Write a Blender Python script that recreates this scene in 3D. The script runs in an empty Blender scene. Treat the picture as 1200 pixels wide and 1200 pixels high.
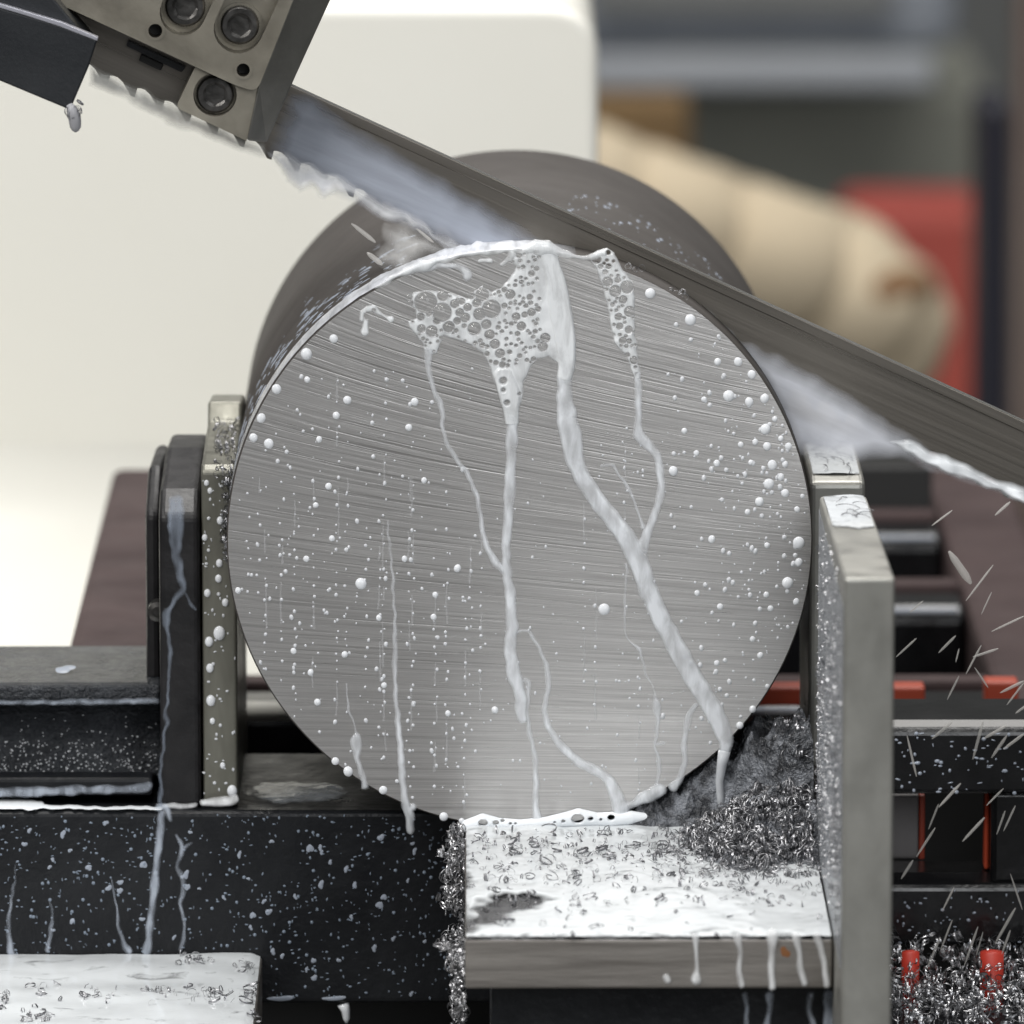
import bpy, bmesh, math, random
import numpy as np
from mathutils import Vector, Matrix, noise, geometry
random.seed(7); rng = np.random.default_rng(7)
SC = bpy.context.scene
COL = SC.collection

# ------------------------------------------------------------------ camera
FPX = 9658.0                       # focal length in photo pixels (photo is 1200 px wide)
PITCH = math.radians(10.0)
YAW = math.atan(55 * math.cos(PITCH) / FPX)
BR = 0.1                           # bar radius, metres
DIST = FPX * BR / 343.5
fw = np.array([math.sin(YAW) * math.cos(PITCH), math.cos(YAW) * math.cos(PITCH), -math.sin(PITCH)])
rt = np.array([math.cos(YAW), -math.sin(YAW), 0.0])
up = np.cross(rt, fw)
def ray(x, y):
    return fw + rt * ((x - 600) / FPX) + up * ((600 - y) / FPX)
CAM = np.array([0, 0, BR]) - ray(609, 634) * DIST
def P(x, y, Y):
    "photo point -> place on the vertical plane at depth Y"
    d = ray(x, y); return CAM + d * ((Y - CAM[1]) / d[1])
def PZ(x, y, z):
    "photo point -> place on the horizontal plane at height z"
    d = ray(x, y); return CAM + d * ((z - CAM[2]) / d[2])
def PV(xs, ys, Y):
    xs = np.asarray(xs, float); ys = np.asarray(ys, float)
    d = fw + ((xs - 600) / FPX)[..., None] * rt + ((600 - ys) / FPX)[..., None] * up
    return CAM + d * ((Y - CAM[1]) / d[..., 1])[..., None]
MPP = DIST / FPX                   # metres per pixel at the sawn face

cam_d = bpy.data.cameras.new('camera'); cam = bpy.data.objects.new('camera', cam_d); COL.objects.link(cam)
m = Matrix(((rt[0], up[0], -fw[0], CAM[0]), (rt[1], up[1], -fw[1], CAM[1]), (rt[2], up[2], -fw[2], CAM[2]), (0, 0, 0, 1)))
cam.matrix_world = m
cam_d.sensor_width = 36; cam_d.lens = 36 * FPX / 1200; cam_d.clip_start = 0.05; cam_d.clip_end = 100
cam_d.dof.use_dof = True; cam_d.dof.focus_distance = DIST - 0.01; cam_d.dof.aperture_fstop = cam_d.lens / 22.0
SC.camera = cam

# ------------------------------------------------------------------ light
w = bpy.data.worlds.new('World'); SC.world = w; w.use_nodes = True
w.node_tree.nodes['Background'].inputs[0].default_value = (0.93, 0.96, 1.0, 1)
w.node_tree.nodes['Background'].inputs[1].default_value = 0.21
def area(name, loc, target, size, power, col=(1, 1, 1), sy=None):
    l = bpy.data.lights.new(name, 'AREA'); l.energy = power; l.color = col
    l.shape = 'RECTANGLE'; l.size = size; l.size_y = sy or size
    o = bpy.data.objects.new(name, l); COL.objects.link(o)
    o.location = loc; o.rotation_euler = (Vector(target) - Vector(loc)).to_track_quat('-Z', 'Y').to_euler(); return o
area('overhead_light', (-0.5, -0.45, 2.4), (0, 0.05, 0), 2.2, 43, (1, 0.985, 0.96), 0.35)
area('overhead_light', (0.2, 0.95, 2.5), (0.1, 0.6, 0), 2.2, 34, (1, 0.985, 0.96), 0.35)
area('overhead_light', (-1.7, -1.9, 2.0), (0, 0.0, 0.1), 1.0, 58, (1, 0.985, 0.96))  # key light added high at front left to lift the front faces
area('front_fill_light', (1.1, -4.4, 1.7), (0, 0.0, 0.1), 2.2, 58, (0.96, 0.98, 1.0))  # frontal fill added behind the camera, no window there
area('overhead_light', (0.3, 2.8, 3.2), (0.2, 3.0, 0), 2.4, 85, (1, 0.97, 0.93))
vs = SC.view_settings
vs.view_transform = 'Standard'; vs.look = 'None'; vs.gamma = 1; vs.use_curve_mapping = False; vs.exposure = 0.0
SC.cycles.use_denoising = True
SC.cycles.max_bounces = 8; SC.cycles.transparent_max_bounces = 16

# ------------------------------------------------------------------ materials
def mat(name, col, rough=0.5, metal=0.0, **kw):
    M = bpy.data.materials.new(name); M.use_nodes = True
    b = M.node_tree.nodes['Principled BSDF']
    b.inputs['Base Color'].default_value = (*col, 1); b.inputs['Roughness'].default_value = rough; b.inputs['Metallic'].default_value = metal
    for k, v in kw.items(): b.inputs[k.replace('_', ' ')].default_value = v
    return M
class N:
    "small node helper"
    def __init__(s, M):
        s.t = M.node_tree; s.b = s.t.nodes['Principled BSDF']; s.out = s.t.nodes['Material Output']
    def new(s, k, **kw):
        n = s.t.nodes.new(k)
        for a, v in kw.items(): setattr(n, a, v)
        return n
    def link(s, a, b): s.t.links.new(a, b)
    def coord(s):
        return s.new('ShaderNodeTexCoord').outputs['Object']
    def mapping(s, v, sc):
        n = s.new('ShaderNodeMapping'); s.link(v, n.inputs[0]); n.inputs['Scale'].default_value = sc; return n.outputs[0]
    def blade_coord(s, sc):
        a = s.new('ShaderNodeMapping'); s.link(s.coord(), a.inputs[0]); a.inputs['Rotation'].default_value = (0, math.radians(-24.4), 0); return s.mapping(a.outputs[0], sc)
    def noise(s, v, scale=5, detail=4, rough=0.55, dist=0.0):
        n = s.new('ShaderNodeTexNoise'); s.link(v, n.inputs['Vector']); n.inputs['Scale'].default_value = scale
        n.inputs['Detail'].default_value = detail; n.inputs['Roughness'].default_value = rough; n.inputs['Distortion'].default_value = dist
        return n.outputs['Fac']
    def ramp(s, f, stops):
        n = s.new('ShaderNodeValToRGB'); s.link(f, n.inputs[0]); e = n.color_ramp.elements
        while len(e) < len(stops): e.new(0.5)
        for el, (p, c) in zip(e, stops):
            el.position = p; el.color = (*c, 1) if len(c) == 3 else c
        return n.outputs[0]
    def math(s, op, a, b=None, c=None):
        n = s.new('ShaderNodeMath', operation=op)
        for i, v in enumerate((a, b, c)):
            if v is None: continue
            if isinstance(v, (int, float)): n.inputs[i].default_value = v
            else: s.link(v, n.inputs[i])
        return n.outputs[0]
    def range(s, f, a, b, c, d):
        n = s.new('ShaderNodeMapRange'); s.link(f, n.inputs[0])
        for i, v in enumerate((a, b, c, d)): n.inputs[i + 1].default_value = v
        return n.outputs[0]
    def bump(s, h, strength=0.3, dist=0.001, prev=None):
        n = s.new('ShaderNodeBump'); s.link(h, n.inputs['Height']); n.inputs['Strength'].default_value = strength
        n.inputs['Distance'].default_value = dist
        if prev is not None: s.link(prev, n.inputs['Normal'])
        s.link(n.outputs[0], s.b.inputs['Normal']); return n.outputs[0]
    def mix(s, f, a, b):
        n = s.new('ShaderNodeMix', data_type='RGBA'); s.link(f, n.inputs[0])
        for i, v in ((6, a), (7, b)):
            if isinstance(v, tuple): n.inputs[i].default_value = (*v, 1)
            else: s.link(v, n.inputs[i])
        return n.outputs[2]

def worn(name, c1, c2, rough=0.5, metal=0.0, scale=40, bump=0.15, bscale=600, bd=0.0004, r2=None, stops=(0.35, 0.7), stretch=(1, 1, 1), blade=False, **kw):
    "two-tone worn surface with fine relief"
    M = mat(name, c1, rough, metal, **kw); n = N(M); v = n.blade_coord(stretch) if blade else n.mapping(n.coord(), stretch)
    f = n.noise(v, scale, 6, 0.6, 0.4)
    n.link(n.ramp(f, [(stops[0], c1), (stops[1], c2)]), n.b.inputs['Base Color'])
    g = n.noise(v, bscale, 3, 0.6)
    n.link(n.range(n.noise(v, scale * 2.3, 5), 0.3, 0.7, rough, r2 if r2 is not None else rough + 0.12), n.b.inputs['Roughness'])
    if bump: n.bump(g, bump, bd)
    return M

# sawn steel: curved saw grooves, nearly level low down and sloping higher up
def sawn_steel():
    M = mat('sawn_steel', (0.6, 0.59, 0.575), 0.3, 1.0); n = N(M)
    sep = n.new('ShaderNodeSeparateXYZ'); n.link(n.coord(), sep.inputs[0]); x, y, z = sep.outputs
    slope = n.math('MULTIPLY', z, n.math('MULTIPLY_ADD', z, 9.0, 0.3))
    wob = n.noise(n.coord(), 9, 2)
    v = n.math('ADD', n.math('MULTIPLY_ADD', x, slope, z), n.math('MULTIPLY', wob, 0.0008))
    def lines(sx, sv, det, seed):
        c = n.new('ShaderNodeCombineXYZ'); n.link(n.math('MULTIPLY', x, sx), c.inputs[0]); n.link(n.math('MULTIPLY', v, sv), c.inputs[1]); c.inputs[2].default_value = seed
        return n.noise(c.outputs[0], 1.0, det, 0.6)
    a = lines(12, 1150, 2, 0.0); b = lines(34, 2900, 2, 3.0); c = lines(4, 90, 3, 7.0)
    d = lines(9, 900, 1, 12.0); e = lines(16, 1700, 1, 19.0)
    grow = n.range(z, 0.02, 0.16, 0.25, 1.0)                       # the saw marks are coarser high up, where the cut began
    scr = n.math('MULTIPLY', n.range(d, 0.62, 0.69, 0.0, 1.0), grow); sc2 = n.math('MULTIPLY', n.range(e, 0.63, 0.70, 0.0, 0.6), grow)
    tone = n.math('ADD', n.math('MULTIPLY', a, 0.40), n.math('ADD', n.math('MULTIPLY', b, 0.46), n.math('MULTIPLY', c, 0.14)))
    col = n.ramp(tone, [(0.34, (0.365, 0.354, 0.344)), (0.48, (0.515, 0.50, 0.487)), (0.64, (0.66, 0.643, 0.626))])
    col = n.mix(n.math('MULTIPLY', n.math('MAXIMUM', scr, sc2), 0.5), col, (0.20, 0.193, 0.187))
    n.link(col, n.b.inputs['Base Color'])
    n.link(n.range(b, 0.3, 0.7, 0.37, 0.27), n.b.inputs['Roughness'])
    n.b.inputs['Anisotropic'].default_value = 0.7
    tg = n.new('ShaderNodeTangent', direction_type='UV_MAP'); tg.uv_map = 'UVMap'; n.link(tg.outputs[0], n.b.inputs['Tangent'])
    h = n.math('ADD', n.math('MULTIPLY', a, 0.7), n.math('ADD', n.math('MULTIPLY', b, 0.3), n.math('MULTIPLY', c, 0.5)))
    h = n.math('SUBTRACT', n.math('MULTIPLY', h, grow), n.math('MULTIPLY', n.math('MAXIMUM', scr, sc2), 0.3))
    n.bump(h, 0.4, 0.00025)
    return M
M_SAWN = sawn_steel()
M_SCALE = worn('mill_scale', (0.052, 0.046, 0.042), (0.070, 0.063, 0.058), 0.6, 0.0, 25, 0.25, 500, 0.0005, 0.75, Specular_IOR_Level=0.3)
M_KERF = mat('cut_steel', (0.3, 0.29, 0.28), 0.35, 1.0)
M_BLADE = worn('blade_steel', (0.165, 0.150, 0.130), (0.225, 0.207, 0.183), 0.24, 0.85, 40, 0.06, 300, 0.0003, 0.42, (0.3, 0.75), (0.06, 1, 6), True)
M_BLADEEDGE = mat('ground_blade_edge', (0.55, 0.54, 0.51), 0.3, 1.0)
M_GUIDE = worn('guide_steel', (0.19, 0.172, 0.138), (0.35, 0.325, 0.27), 0.30, 0.8, 30, 0.12, 500, 0.0003, 0.5, (0.25, 0.7))
M_GUIDEEND = worn('guide_end_steel', (0.15, 0.147, 0.132), (0.25, 0.243, 0.22), 0.4, 0.7, 26, 0.25, 350, 0.0004, 0.55)
M_SCREW = worn('black_oxide_screw', (0.035, 0.034, 0.032), (0.12, 0.115, 0.11), 0.28, 0.85, 160, 0.2, 900, 0.0003, 0.45)
M_DARKHOLE = mat('dark_recess', (0.012, 0.012, 0.012), 0.7)
M_BLACK = worn('black_paint', (0.006, 0.0065, 0.008), (0.014, 0.015, 0.017), 0.26, 0.0, 30, 0.4, 260, 0.001, 0.4, Specular_IOR_Level=0.25)
M_GUARD = worn('black_sheet', (0.006, 0.0075, 0.010), (0.013, 0.015, 0.018), 0.35, 0.0, 18, 0.2, 500, 0.0004, 0.5)
M_GUARDEDGE = mat('bare_sheet_edge', (0.45, 0.45, 0.5), 0.4, 0.8)
M_JAWBLK = worn('black_jaw_paint', (0.007, 0.0066, 0.0075), (0.020, 0.019, 0.020), 0.34, 0.0, 40, 0.35, 350, 0.0007, 0.5, Specular_IOR_Level=0.35)
M_OLIVE = worn('jaw_plate_steel', (0.135, 0.132, 0.108), (0.24, 0.235, 0.20), 0.28, 0.55, 45, 0.3, 300, 0.0004, 0.5, stretch=(1, 1, 0.35))
M_JAW = worn('milled_jaw_steel', (0.29, 0.286, 0.262), (0.39, 0.385, 0.357), 0.30, 0.62, 26, 0.2, 500, 0.0003, 0.55, stretch=(1, 1, 0.6))
M_TABLE = worn('table_edge_steel', (0.15, 0.137, 0.124), (0.33, 0.31, 0.285), 0.38, 0.5, 45, 0.35, 400, 0.0005, 0.55, stretch=(0.2, 1, 4))
M_RAIL = worn('rail_paint', (0.040, 0.026, 0.026), (0.065, 0.045, 0.044), 0.65, 0.0, 20, 0.2, 300, 0.0005, 0.8, Specular_IOR_Level=0.18)
M_RUNG = worn('wet_black_roller', (0.004, 0.004, 0.0045), (0.009, 0.009, 0.010), 0.12, 0.0, 30, 0.12, 200, 0.001, 0.25, Specular_IOR_Level=0.6)
M_CREAM = worn('cream_paint', (0.80, 0.785, 0.715), (0.82, 0.81, 0.75), 0.32, 0.0, 3, 0.05, 80, 0.001, 0.4)
M_RED = worn('red_paint', (0.50, 0.035, 0.02), (0.58, 0.055, 0.03), 0.4, 0.0, 10, 0)
M_ORANGE = worn('faded_red_paint', (0.30, 0.035, 0.012), (0.38, 0.055, 0.02), 0.4, 0.0, 10, 0)
M_TAN = worn('tan_canvas', (0.52, 0.435, 0.31), (0.60, 0.51, 0.37), 0.85, 0.0, 6, 0.3, 120, 0.003)
M_BROWN = worn('brown_leather', (0.20, 0.105, 0.05), (0.26, 0.15, 0.075), 0.8, 0.0, 6, 0.3, 120, 0.003)
M_GREY = worn('blue_grey_paint', (0.21, 0.23, 0.26), (0.30, 0.32, 0.355), 0.5, 0.0, 3, 0)
M_GREEN = worn('grey_green_wall', (0.24, 0.245, 0.21), (0.32, 0.325, 0.28), 0.7, 0.0, 2, 0)
M_CARTON = worn('cardboard', (0.17, 0.105, 0.045), (0.22, 0.14, 0.06), 0.8, 0.0, 5, 0)
M_NAVY = mat('navy_post_paint', (0.012, 0.012, 0.022), 0.5)
M_DUSK = worn('brown_post_paint', (0.13, 0.095, 0.08), (0.19, 0.15, 0.13), 0.5, 0.0, 5, 0)
M_FLOOR = worn('concrete_floor', (0.10, 0.10, 0.098), (0.15, 0.148, 0.14), 0.6, 0.0, 4, 0.2, 90, 0.002)
M_WALL = worn('workshop_wall', (0.16, 0.165, 0.16), (0.22, 0.225, 0.22), 0.7, 0.0, 2, 0)
M_CHIP = worn('bright_chip_steel', (0.30, 0.30, 0.31), (0.62, 0.62, 0.64), 0.26, 0.85, 300, 0)
M_CHIPDK = worn('dark_chip_steel', (0.12, 0.12, 0.125), (0.40, 0.40, 0.42), 0.28, 0.85, 300, 0)
M_SLUDGE = worn('wet_swarf', (0.035, 0.037, 0.042), (0.27, 0.285, 0.315), 0.15, 0.1, 120, 0.9, 500, 0.003, 0.4, (0.40, 0.66))

def coolant(name, col, rough=0.16, alpha=1.0, sss=0.25):
    M = mat(name, col, rough, 0.0); b = M.node_tree.nodes['Principled BSDF']
    b.inputs['Subsurface Weight'].default_value = sss; b.inputs['Subsurface Radius'].default_value = (1, 1, 1); b.inputs['Subsurface Scale'].default_value = 0.002
    b.inputs['IOR'].default_value = 1.36; b.inputs['Alpha'].default_value = alpha
    return M
M_MILK = coolant('milky_coolant', (0.80, 0.83, 0.86))
M_DROP = coolant('coolant_bead', (0.80, 0.82, 0.85), 0.05, 0.90)
M_SMALLDROP = coolant('thin_coolant_bead', (0.74, 0.76, 0.79), 0.15, 0.8)
def thin_coolant(name, col, amin, amax, rough=0.07):
    "coolant whose opacity grows with the thickness of the layer (stored per vertex)"
    M = mat(name, col, rough, 0.0); n = N(M)
    at = n.new('ShaderNodeAttribute', attribute_name='thickness')
    f = n.noise(n.mapping(n.coord(), (1, 1, 0.35)), 210, 4, 0.6, 0.5)
    k = n.math('MULTIPLY', at.outputs['Fac'], n.range(f, 0.3, 0.68, 0.5, 1.2))
    n.link(n.range(k, 0.0, 1.0, amin, amax), n.b.inputs['Alpha']); n.bump(f, 0.12, 0.001)
    return M
M_RUN = thin_coolant('coolant_run', (0.80, 0.825, 0.86), 0.08, 0.86, 0.05)
M_FOAM = thin_coolant('coolant_foam', (0.80, 0.82, 0.835), 0.25, 0.92, 0.12)
M_BLUERUN = thin_coolant('thin_coolant_on_black', (0.60, 0.66, 0.76), 0.0, 0.62, 0.12)
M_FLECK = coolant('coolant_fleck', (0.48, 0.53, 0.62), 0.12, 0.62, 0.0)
M_EDGERUN = thin_coolant('coolant_on_edge', (0.84, 0.85, 0.86), 0.1, 0.95)
M_SPRAY = coolant('flying_coolant', (0.62, 0.60, 0.57), 0.2, 0.40, 0.0)
def film_mat(name, c, streak=(1, 1, 1), sc=40, amin=0.0, amax=0.9, bump=0.2):
    "coolant sheet whose opacity follows its thickness (stored per vertex) and streaks"
    M = mat(name, c, 0.22); n = N(M)
    at = n.new('ShaderNodeAttribute', attribute_name='thickness')
    f = n.noise(n.blade_coord(streak), sc, 5, 0.55, 0.3)
    k = n.math('MULTIPLY', at.outputs['Fac'], n.range(f, 0.3, 0.7, 0.6, 1.2))
    n.link(n.range(k, 0.0, 1.0, amin, amax), n.b.inputs['Alpha']); n.bump(f, bump * (0.3 if streak[0] < 0.3 else 1), 0.001)
    return M
def puddle_mat():
    M = coolant('white_puddle', (0.64, 0.665, 0.68), 0.07); n = N(M)
    at = n.new('ShaderNodeAttribute', attribute_name='thickness')
    f = n.noise(n.mapping(n.coord(), (0.8, 1, 1)), 95, 5, 0.6, 0.8)
    k = n.math('MULTIPLY', at.outputs['Fac'], n.range(f, 0.28, 0.46, 0.42, 1.0))
    n.link(n.range(k, 0.1, 0.8, 0.0, 1.0), n.b.inputs['Alpha'])
    n.bump(f, 0.10, 0.001); return M
M_PUDDLE = puddle_mat()
def bubble_mat():
    M = mat('bubble_film', (0.9, 0.92, 0.94), 0.03); n = N(M)
    lw = n.new('ShaderNodeLayerWeight'); lw.inputs['Blend'].default_value = 0.35
    g = n.new('ShaderNodeBsdfGlossy'); g.inputs['Roughness'].default_value = 0.04; t = n.new('ShaderNodeBsdfTransparent')
    d = n.new('ShaderNodeBsdfDiffuse'); d.inputs[0].default_value = (0.8, 0.82, 0.84, 1); a = n.new('ShaderNodeMixShader'); a.inputs[0].default_value = 0.45
    n.link(d.outputs[0], a.inputs[1]); n.link(g.outputs[0], a.inputs[2])
    mx = n.new('ShaderNodeMixShader'); n.link(n.range(lw.outputs['Facing'], 0.25, 1.0, 0.07, 0.85), mx.inputs[0]); n.link(t.outputs[0], mx.inputs[1]); n.link(a.outputs[0], mx.inputs[2]); n.link(mx.outputs[0], n.out.inputs['Surface'])
    return M
M_BUBBLE = bubble_mat()

# ------------------------------------------------------------------ mesh helpers
def link(name, me, m=None, parent=None, smooth=False, label=None, cat=None, group=None, kind=None, bevel=0.0, seg=2):
    o = bpy.data.objects.new(name, me); COL.objects.link(o)
    if m is not None and not me.materials: me.materials.append(m)
    if smooth: me.shade_smooth()
    if parent is not None: o.parent = parent
    tag(o, label, cat, group, kind)
    if bevel:
        b = o.modifiers.new('bevel', 'BEVEL'); b.width = bevel; b.segments = seg; b.limit_method = 'ANGLE'; b.angle_limit = math.radians(35)
    return o
def tag(o, label=None, cat=None, group=None, kind=None):
    if label: o['label'] = label
    if cat: o['category'] = cat
    if group: o['group'] = group
    if kind: o['kind'] = kind
    return o
def thing(name, loc, label, cat, group=None):
    o = bpy.data.objects.new(name, None); COL.objects.link(o); o.location = loc; o.empty_display_size = 0.02
    return tag(o, label, cat, group)
def mesh(verts, faces):
    me = bpy.data.meshes.new('m'); me.from_pydata([tuple(map(float, v)) for v in verts], [], faces); me.update(); return me
def local(o, me):
    "move world-built mesh data into the frame of parent o (empties only carry a location)"
    me.transform(Matrix.Translation(-Vector(o.location))); return me
def part(parent, name, me, m, **kw):
    return link(name, local(parent, me), m, parent, **kw)
def box(x0, x1, y0, y1, z0, z1):
    v = [(x, y, z) for x in (x0, x1) for y in (y0, y1) for z in (z0, z1)]
    f = [(0, 1, 3, 2), (4, 6, 7, 5), (0, 4, 5, 1), (2, 3, 7, 6), (0, 2, 6, 4), (1, 5, 7, 3)]
    return mesh(v, f)
def prism_x(prof, x0, x1):
    "profile of (Y, Z) points pulled along X"
    n = len(prof); v = [(x0, a, b) for a, b in prof] + [(x1, a, b) for a, b in prof]
    f = [tuple(range(n)), tuple(range(2 * n - 1, n - 1, -1))] + [(i, i + n, (i + 1) % n + n, (i + 1) % n) for i in range(n)]
    me = mesh(v, f); fix(me); return me
def fix(me):
    bm = bmesh.new(); bm.from_mesh(me); bmesh.ops.recalc_face_normals(bm, faces=bm.faces); bm.to_mesh(me); bm.free()
def prism_y(outer, y0, y1, holes=()):
    "outline of (X, Z) points with holes pulled along Y"
    loops = [outer] + list(holes)
    tri = geometry.tessellate_polygon([[Vector((a, b, 0)) for a, b in L] for L in loops])
    pts = [p for L in loops for p in L]; n = len(pts)
    v = [(a, y0, b) for a, b in pts] + [(a, y1, b) for a, b in pts]
    f = [tuple(t) for t in tri] + [tuple(i + n for i in reversed(t)) for t in tri]
    s = 0
    for L in loops:
        k = len(L)
        for i in range(k):
            a, b = s + i, s + (i + 1) % k; f.append((a, a + n, b + n, b))
        s += k
    me = mesh(v, f); fix(me)
    bm = bmesh.new(); bm.from_mesh(me); bmesh.ops.dissolve_limit(bm, angle_limit=0.02, verts=bm.verts, edges=bm.edges) if not holes else None; bm.to_mesh(me); bm.free()
    return me
def pxo(pts, Y):
    return [(q[0], q[2]) for q in (P(x, y, Y) for x, y in pts)]
def rounded(pts, r, n=5):
    "round the corners of a pixel outline; r may be one number or one per corner"
    out = []; k = len(pts)
    for i in range(k):
        a, b, c = (np.array(pts[j % k], float) for j in (i - 1, i, i + 1)); rr = r[i] if isinstance(r, (list, tuple)) else r
        if rr <= 0: out.append(tuple(b)); continue
        u = (a - b) / np.linalg.norm(a - b); w_ = (c - b) / np.linalg.norm(c - b)
        p0, p2 = b + u * rr, b + w_ * rr
        for t in np.linspace(0, 1, n + 1): out.append(tuple((1 - t) ** 2 * p0 + 2 * t * (1 - t) * b + t * t * p2))
    return out
def circ(cx, cy, r, n=28): return [(cx + r * math.cos(2 * math.pi * i / n), cy + r * math.sin(2 * math.pi * i / n)) for i in range(n)]
def lathe_y(cx, cz, prof, n=64, cap0=True, cap1=True):
    "profile of (Y, radius) turned round the Y axis through (cx, cz)"
    v = []; f = []
    for (y, r) in prof:
        for i in range(n):
            a = 2 * math.pi * i / n; v.append((cx + r * math.cos(a), y, cz + r * math.sin(a)))
    for j in range(len(prof) - 1):
        for i in range(n):
            a, b = j * n + i, j * n + (i + 1) % n; f.append((a, a + n, b + n, b))
    if cap0: f.append(tuple(range(n)))
    if cap1: f.append(tuple(range(len(prof) * n - 1, (len(prof) - 1) * n - 1, -1)))
    me = mesh(v, f); fix(me); return me
def tube(path, n=10, squash=1.0):
    "round tube along (x,y,z,r) points, closed ends"
    pts = [Vector(p[:3]) for p in path]; rs = [p[3] for p in path]; v = []; f = []
    up0 = Vector((0.13, -1, 0.07)).normalized()
    for i, p in enumerate(pts):
        t = (pts[min(i + 1, len(pts) - 1)] - pts[max(i - 1, 0)]).normalized()
        a = t.cross(up0).normalized(); b = t.cross(a).normalized()
        for k in range(n):
            an = 2 * math.pi * k / n; v.append(p + (a * math.cos(an) + b * math.sin(an) * squash) * rs[i])
    for i in range(len(pts) - 1):
        for k in range(n):
            a, b = i * n + k, i * n + (k + 1) % n; f.append((a, a + n, b + n, b))
    f.append(tuple(range(n))); f.append(tuple(range(len(pts) * n - 1, (len(pts) - 1) * n - 1, -1)))
    me = mesh(v, f); fix(me); return me
def catmull(path, k=6):
    p = np.array(path, float); out = []
    q = np.vstack([2 * p[0] - p[1], p, 2 * p[-1] - p[-2]])
    for i in range(1, len(q) - 2):
        for t in np.linspace(0, 1, k, endpoint=False):
            a, b, c, d = q[i - 1:i + 3]
            out.append(0.5 * (2 * b + (c - a) * t + (2 * a - 5 * b + 4 * c - d) * t * t + (3 * b - a - 3 * c + d) * t ** 3))
    out.append(p[-1]); return np.array(out)

# --- liquid lying on a surface: a height field inside an outline, edges snapped to the outline
def seg_dist(X, Y, a, b):
    ax, ay = a[0], a[1]; dx, dy = b[0] - ax, b[1] - ay; L = dx * dx + dy * dy + 1e-9
    t = np.clip(((X - ax) * dx + (Y - ay) * dy) / L, 0, 1)
    return np.hypot(X - ax - t * dx, Y - ay - t * dy), t
def caps_field(X, Y, paths):
    sd = np.full(X.shape, -1e3); h = np.zeros(X.shape)
    for path in paths:
        for a, b in zip(path[:-1], path[1:]):
            d, t = seg_dist(X, Y, a, b); r = a[2] + (b[2] - a[2]) * t
            sd = np.maximum(sd, r - d); h = np.maximum(h, np.sqrt(np.maximum(0, r * r - d * d)))
    return sd, h
def poly_field(X, Y, poly):
    d = np.full(X.shape, 1e3); ins = np.zeros(X.shape, bool); k = len(poly)
    for i in range(k):
        a, b = poly[i], poly[(i + 1) % k]; dd, _ = seg_dist(X, Y, a, b); d = np.minimum(d, dd)
        c = ((a[1] > Y) != (b[1] > Y)) & (X < (b[0] - a[0]) * (Y - a[1]) / (b[1] - a[1] + 1e-9) + a[0]); ins ^= c
    return np.where(ins, d, -d)
def field_mesh(fn, bbox, Y, step=1.0, hscale=0.5, attr=None, Pf=None, axis=(0, -1, 0), eps=0.00015):
    x0, y0, x1, y1 = bbox; xs = np.arange(x0, x1 + step, step); ys = np.arange(y0, y1 + step, step)
    X, Yp = np.meshgrid(xs, ys); sd, h = fn(X, Yp)[:2]
    gy, gx = np.gradient(sd, step); g = np.hypot(gx, gy) + 1e-6
    out = sd < 0; mv = np.where(out, np.minimum(-sd, 1.3 * step), 0)
    Xm = X + gx / g * mv; Ym = Yp + gy / g * mv; h = np.where(out, 0, h)
    keep = (~out[:-1, :-1]).astype(int) + ~out[1:, :-1] + ~out[:-1, 1:] + ~out[1:, 1:] > 0
    pos = (PV(Xm, Ym, Y) if Pf is None else Pf(Xm, Ym)) + np.array(axis) * (h * hscale * MPP + eps)[..., None]
    W = len(xs); idx = np.arange(X.size).reshape(X.shape)
    r, c = np.nonzero(keep); q = np.stack([idx[r, c], idx[r + 1, c], idx[r + 1, c + 1], idx[r, c + 1]], 1)
    used = np.unique(q); remap = np.full(X.size, -1); remap[used] = np.arange(len(used))
    me = bpy.data.meshes.new('m'); me.from_pydata(pos.reshape(-1, 3)[used].tolist(), [], remap[q].tolist()); me.update()
    if attr is None: attr = lambda X, Yp, sd: np.clip(sd / 2.2, 0, 1)
    if attr is not None:
        at = me.attributes.new('thickness', 'FLOAT', 'POINT'); at.data.foreach_set('value', attr(X, Yp, sd).reshape(-1)[used].astype(np.float32))
    me.shade_smooth(); return me
def vnoise(X, Y, s, seed=0.0):
    f = np.frompyfunc(lambda a, b: noise.noise((a / s, b / s, seed)), 2, 1); return f(X, Y).astype(float)
def PZV(xs, ys, z):
    d = fw + ((xs - 600) / FPX)[..., None] * rt + ((600 - ys) / FPX)[..., None] * up
    return CAM + d * ((z - CAM[2]) / d[..., 2])[..., None]
def run(name, pts, Y, m, label, cat, group=None, hs=0.45, step=1.0, parent=None, wob=0.0, smooth_k=5, zplane=None):
    paths = [catmull(p, smooth_k) for p in (pts if isinstance(pts[0][0], (tuple, list)) else [pts])]
    al = np.vstack(paths); R = al[:, 2].max() + 3
    bb = (al[:, 0].min() - R, al[:, 1].min() - R, al[:, 0].max() + R, al[:, 1].max() + R)
    def fn(X, Yp):
        if wob:
            X = X + vnoise(X, Yp, 14, 1.0) * wob; Yp = Yp + vnoise(X, Yp, 14, 5.0) * wob
        return caps_field(X, Yp, paths)
    me = field_mesh(fn, bb, Y, step, hs, lambda X, Yp, sd: np.clip(sd / 4.0, 0, 1) ** 0.8 * np.clip(0.84 + 0.6 * vnoise(X, Yp * 0.45, 11, 7.0), 0, 1), **({} if zplane is None else dict(Pf=lambda a, b: PZV(a, b, zplane), axis=(0, 0, 1))))
    if parent is not None: return part(parent, name, me, m)
    return link(name, me, m, label=label, cat=cat, group=group)

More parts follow.
